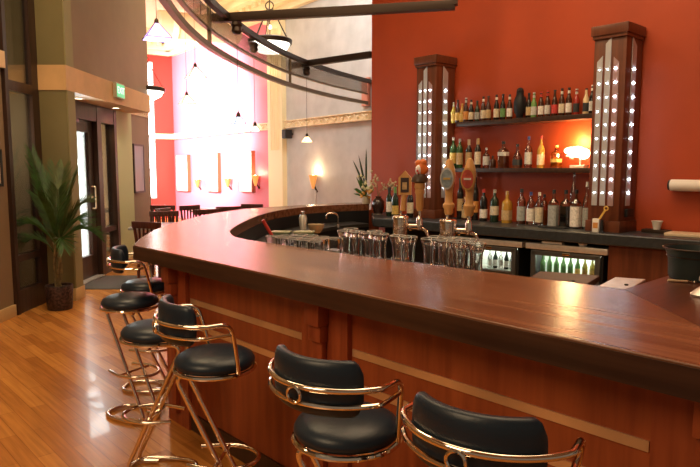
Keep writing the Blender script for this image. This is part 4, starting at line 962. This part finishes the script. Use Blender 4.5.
obj('wall_plate', MB().box((e.x, e.y, e.z), (.2, .05, .5), rz=FR), mat('salmon_plate', (.62, .22, .14), .5), cv)
# beams
BZ2 = 3.02
b1s = atz(213, 18.5, BZ2); b1e = atz(455, 5, BZ2); b2s = atz(290, 66, BZ2); b2e = atz(371.5, 54.5, BZ2)
def beam(a, b, label, hang):
    t = thing('ceiling_beam', label, 'beam'); d = (b - a); ang = math.atan2(d.y, d.x); c = (a + b) / 2
    obj('beam_bar', MB().box(tuple(c), (d.length, .08, .085), rz=ang, bev=.005), M['blackmetal'], t)
    if hang: obj('hanger', MB().box((b.x, b.y, (b.z + 5.4) / 2), (.05, .09, 5.4 - b.z), rz=ang), M['blackmetal'], t)
    return t
bm1 = beam(b1s, b1e, 'upper dark bronze beam running from the canopy rail to the right', True)
bm2 = beam(b2s, b2e, 'lower dark bronze beam running from the canopy rail to the orange wall end', False)
# pendant lamps
def pendant(px, py, wd, Y, top, label, tint, es=6.0, fix=None):
    q = aty(px, py, Y); zt = top
    t = thing('pendant_lamp', label, 'pendant lamp', (q.x, q.y, q.z), .5, 'small glass pyramid pendant lamps')
    hw = wd / 2; hh = wd * .62
    mb = MB(); r0 = .018
    b4 = [(-hw, -hw), (hw, -hw), (hw, hw), (-hw, hw)]; t4 = [(-r0, -r0), (r0, -r0), (r0, r0), (-r0, r0)]
    for k in range(4):
        a, b = b4[k], b4[(k + 1) % 4]; c, d = t4[(k + 1) % 4], t4[k]
        vs = [(*a, 0), (*b, 0), (*c, hh), (*d, hh)]; mb.quad(*vs); iv = .96; mb.quad(*[(x * iv, y * iv, z - .004) for x, y, z in reversed(vs)])
    obj('glass_shade', mb, tint, t, smooth=False)
    mb = MB()
    for k in range(4): mb.tube([(*b4[k], 0), (*t4[k], hh)], .004, 5); mb.tube([(*b4[k], 0), (*b4[(k + 1) % 4], 0)], .003, 5)
    mb.lathe([(.024, hh - .005), (.02, hh + .03), (.006, hh + .05), (0, hh + .05)], 12); obj('shade_frame', mb, M['blackmetal'], t)
    obj('bulb', MB().ball((0, 0, hh * .45), wd * .15, 10), mat('pendant_bulb', (1, .95, .85), .4, emit=(1, .88, .66), es=30), t)
    obj('cord', MB().tube([(0, 0, hh + .03), (0, 0, zt - q.z)], .0028, 5), M['blackmetal'], t)
    if fix: obj('canopy_cap', MB().lathe([(0, 0), (.03, 0), (.055, .03), (.045, .07), (.06, .09), (.04, .12), (0, .12)], 16, (0, 0, zt - q.z - .12)), M['blackmetal'], t)
    return t
def litglass(n, c, e, s): return mat(n, c, .3, emit=e, es=s, trans=.2)
pendant(157, 39, .24, 6.2, 5.4, 'purple-white glass pendant at upper left beside the brown wall', litglass('violet_glass', (.6, .4, 1), (.80, .66, 1), 1.25))
pendant(195.5, 78, .22, 8.0, 5.4, 'orange-tipped white glass pendant hanging before the rose wall', litglass('peach_glass', (1, .7, .5), (1, .85, .75), 1.5))
pendant(187, 104, .20, 9.0, 5.4, 'yellow-tipped glass pendant hanging before the rose wall, lower left', litglass('yellow_glass', (1, .85, .4), (1, .92, .65), 1.5))
pendant(238.5, 124, .12, b1s.lerp(b1e, .105).y, BZ2 - .05, 'small blue glass pendant hung from the upper beam', litglass('blue_glass', (.5, .65, 1), (.75, .85, 1), 1.5), fix=True)
pendant(255, 131, .10, 7.7, CZ + .36, 'small pale pendant with red tip hung from the canopy rail', litglass('rose_glass', (1, .8, .8), (1, .92, .92), 1.3), fix=True)
pendant(307, 142, .13, b2s.lerp(b2e, .21).y, BZ2 - .05, 'small amber glass pendant before the grey wall above the bar', litglass('amber_glass', (1, .6, .25), (1, .68, .38), 3.0), fix=True)
# bowl pendants
def bowl(px, py, Y, label, first=None):
    q = aty(px, py, Y); t = thing('bowl_pendant', label, 'pendant lamp', q, 0, 'bowl pendants of the dining room')
    obj('metal_rim', MB().lathe([(.29, -.03), (.33, -.03), (.335, .03), (.30, .05), (.28, .03)], 32), M['blackmetal'], t)
    obj('glass_bowl', MB().lathe([(.30, -.03), (.26, -.10), (.16, -.16), (0, -.18)], 32), mat('bowl_glass', (1, .95, .85), .4, emit=(1, .92, .78), es=4.5), t)
    for k in range(3):
        a = 2 * PI * k / 3 + .5
        for s in (-.05, .05): obj('suspension_rod', MB().tube([(.31 * math.cos(a + s), .31 * math.sin(a + s), .03), (.04 * math.cos(a), .04 * math.sin(a), .50)], .007, 6), M['blackmetal'], t)
    obj('stem', MB().tube([(0, 0, .05), (0, 0, 5.4 - q.z)], .008, 6).tube([(.06 * math.cos(k * PI / 6), 0, .53 + .06 * math.sin(k * PI / 6)) for k in range(12)], .009, 6, closed=True), M['blackmetal'], t)
    obj('bulb_finial', MB().ball((0, 0, .22), .035, 10), mat('finial_glass', (1, .8, .6), .4, emit=(1, .7, .45), es=2), t)
bowl(270, 42, 9.6, 'large glass bowl pendant behind the upper dark beam')
bowl(146, 90, 11.2, 'glass bowl pendant half hidden by the brown wall end')
# ceiling duct
t = thing('ceiling_duct', 'cream rounded ceiling duct at upper left behind the canopy rail', 'duct', aty(168, 22, 14.5), FR + .5)
obj('duct_pipe', MB().lathe([(0, 0), (.28, 0), (.3, .02), (.3, 2.2), (0, 2.2)], 24, (-.3, 0, 0), axis=(.6, .8, 0)), mat('duct_paint', (.55, .40, .24), .5), t); obj('duct_collar', MB().lathe([(.3, .3), (.33, .3), (.33, .42), (.3, .42)], 24, (-.3, 0, 0), axis=(.6, .8, 0)), M['cream'], t)
obj('duct_hanger', MB().tube([(.3, .8, .28), (.3, .8, 5.4 - aty(168, 22, 14.5).z)], .012, 6), M['blackmetal'], t)
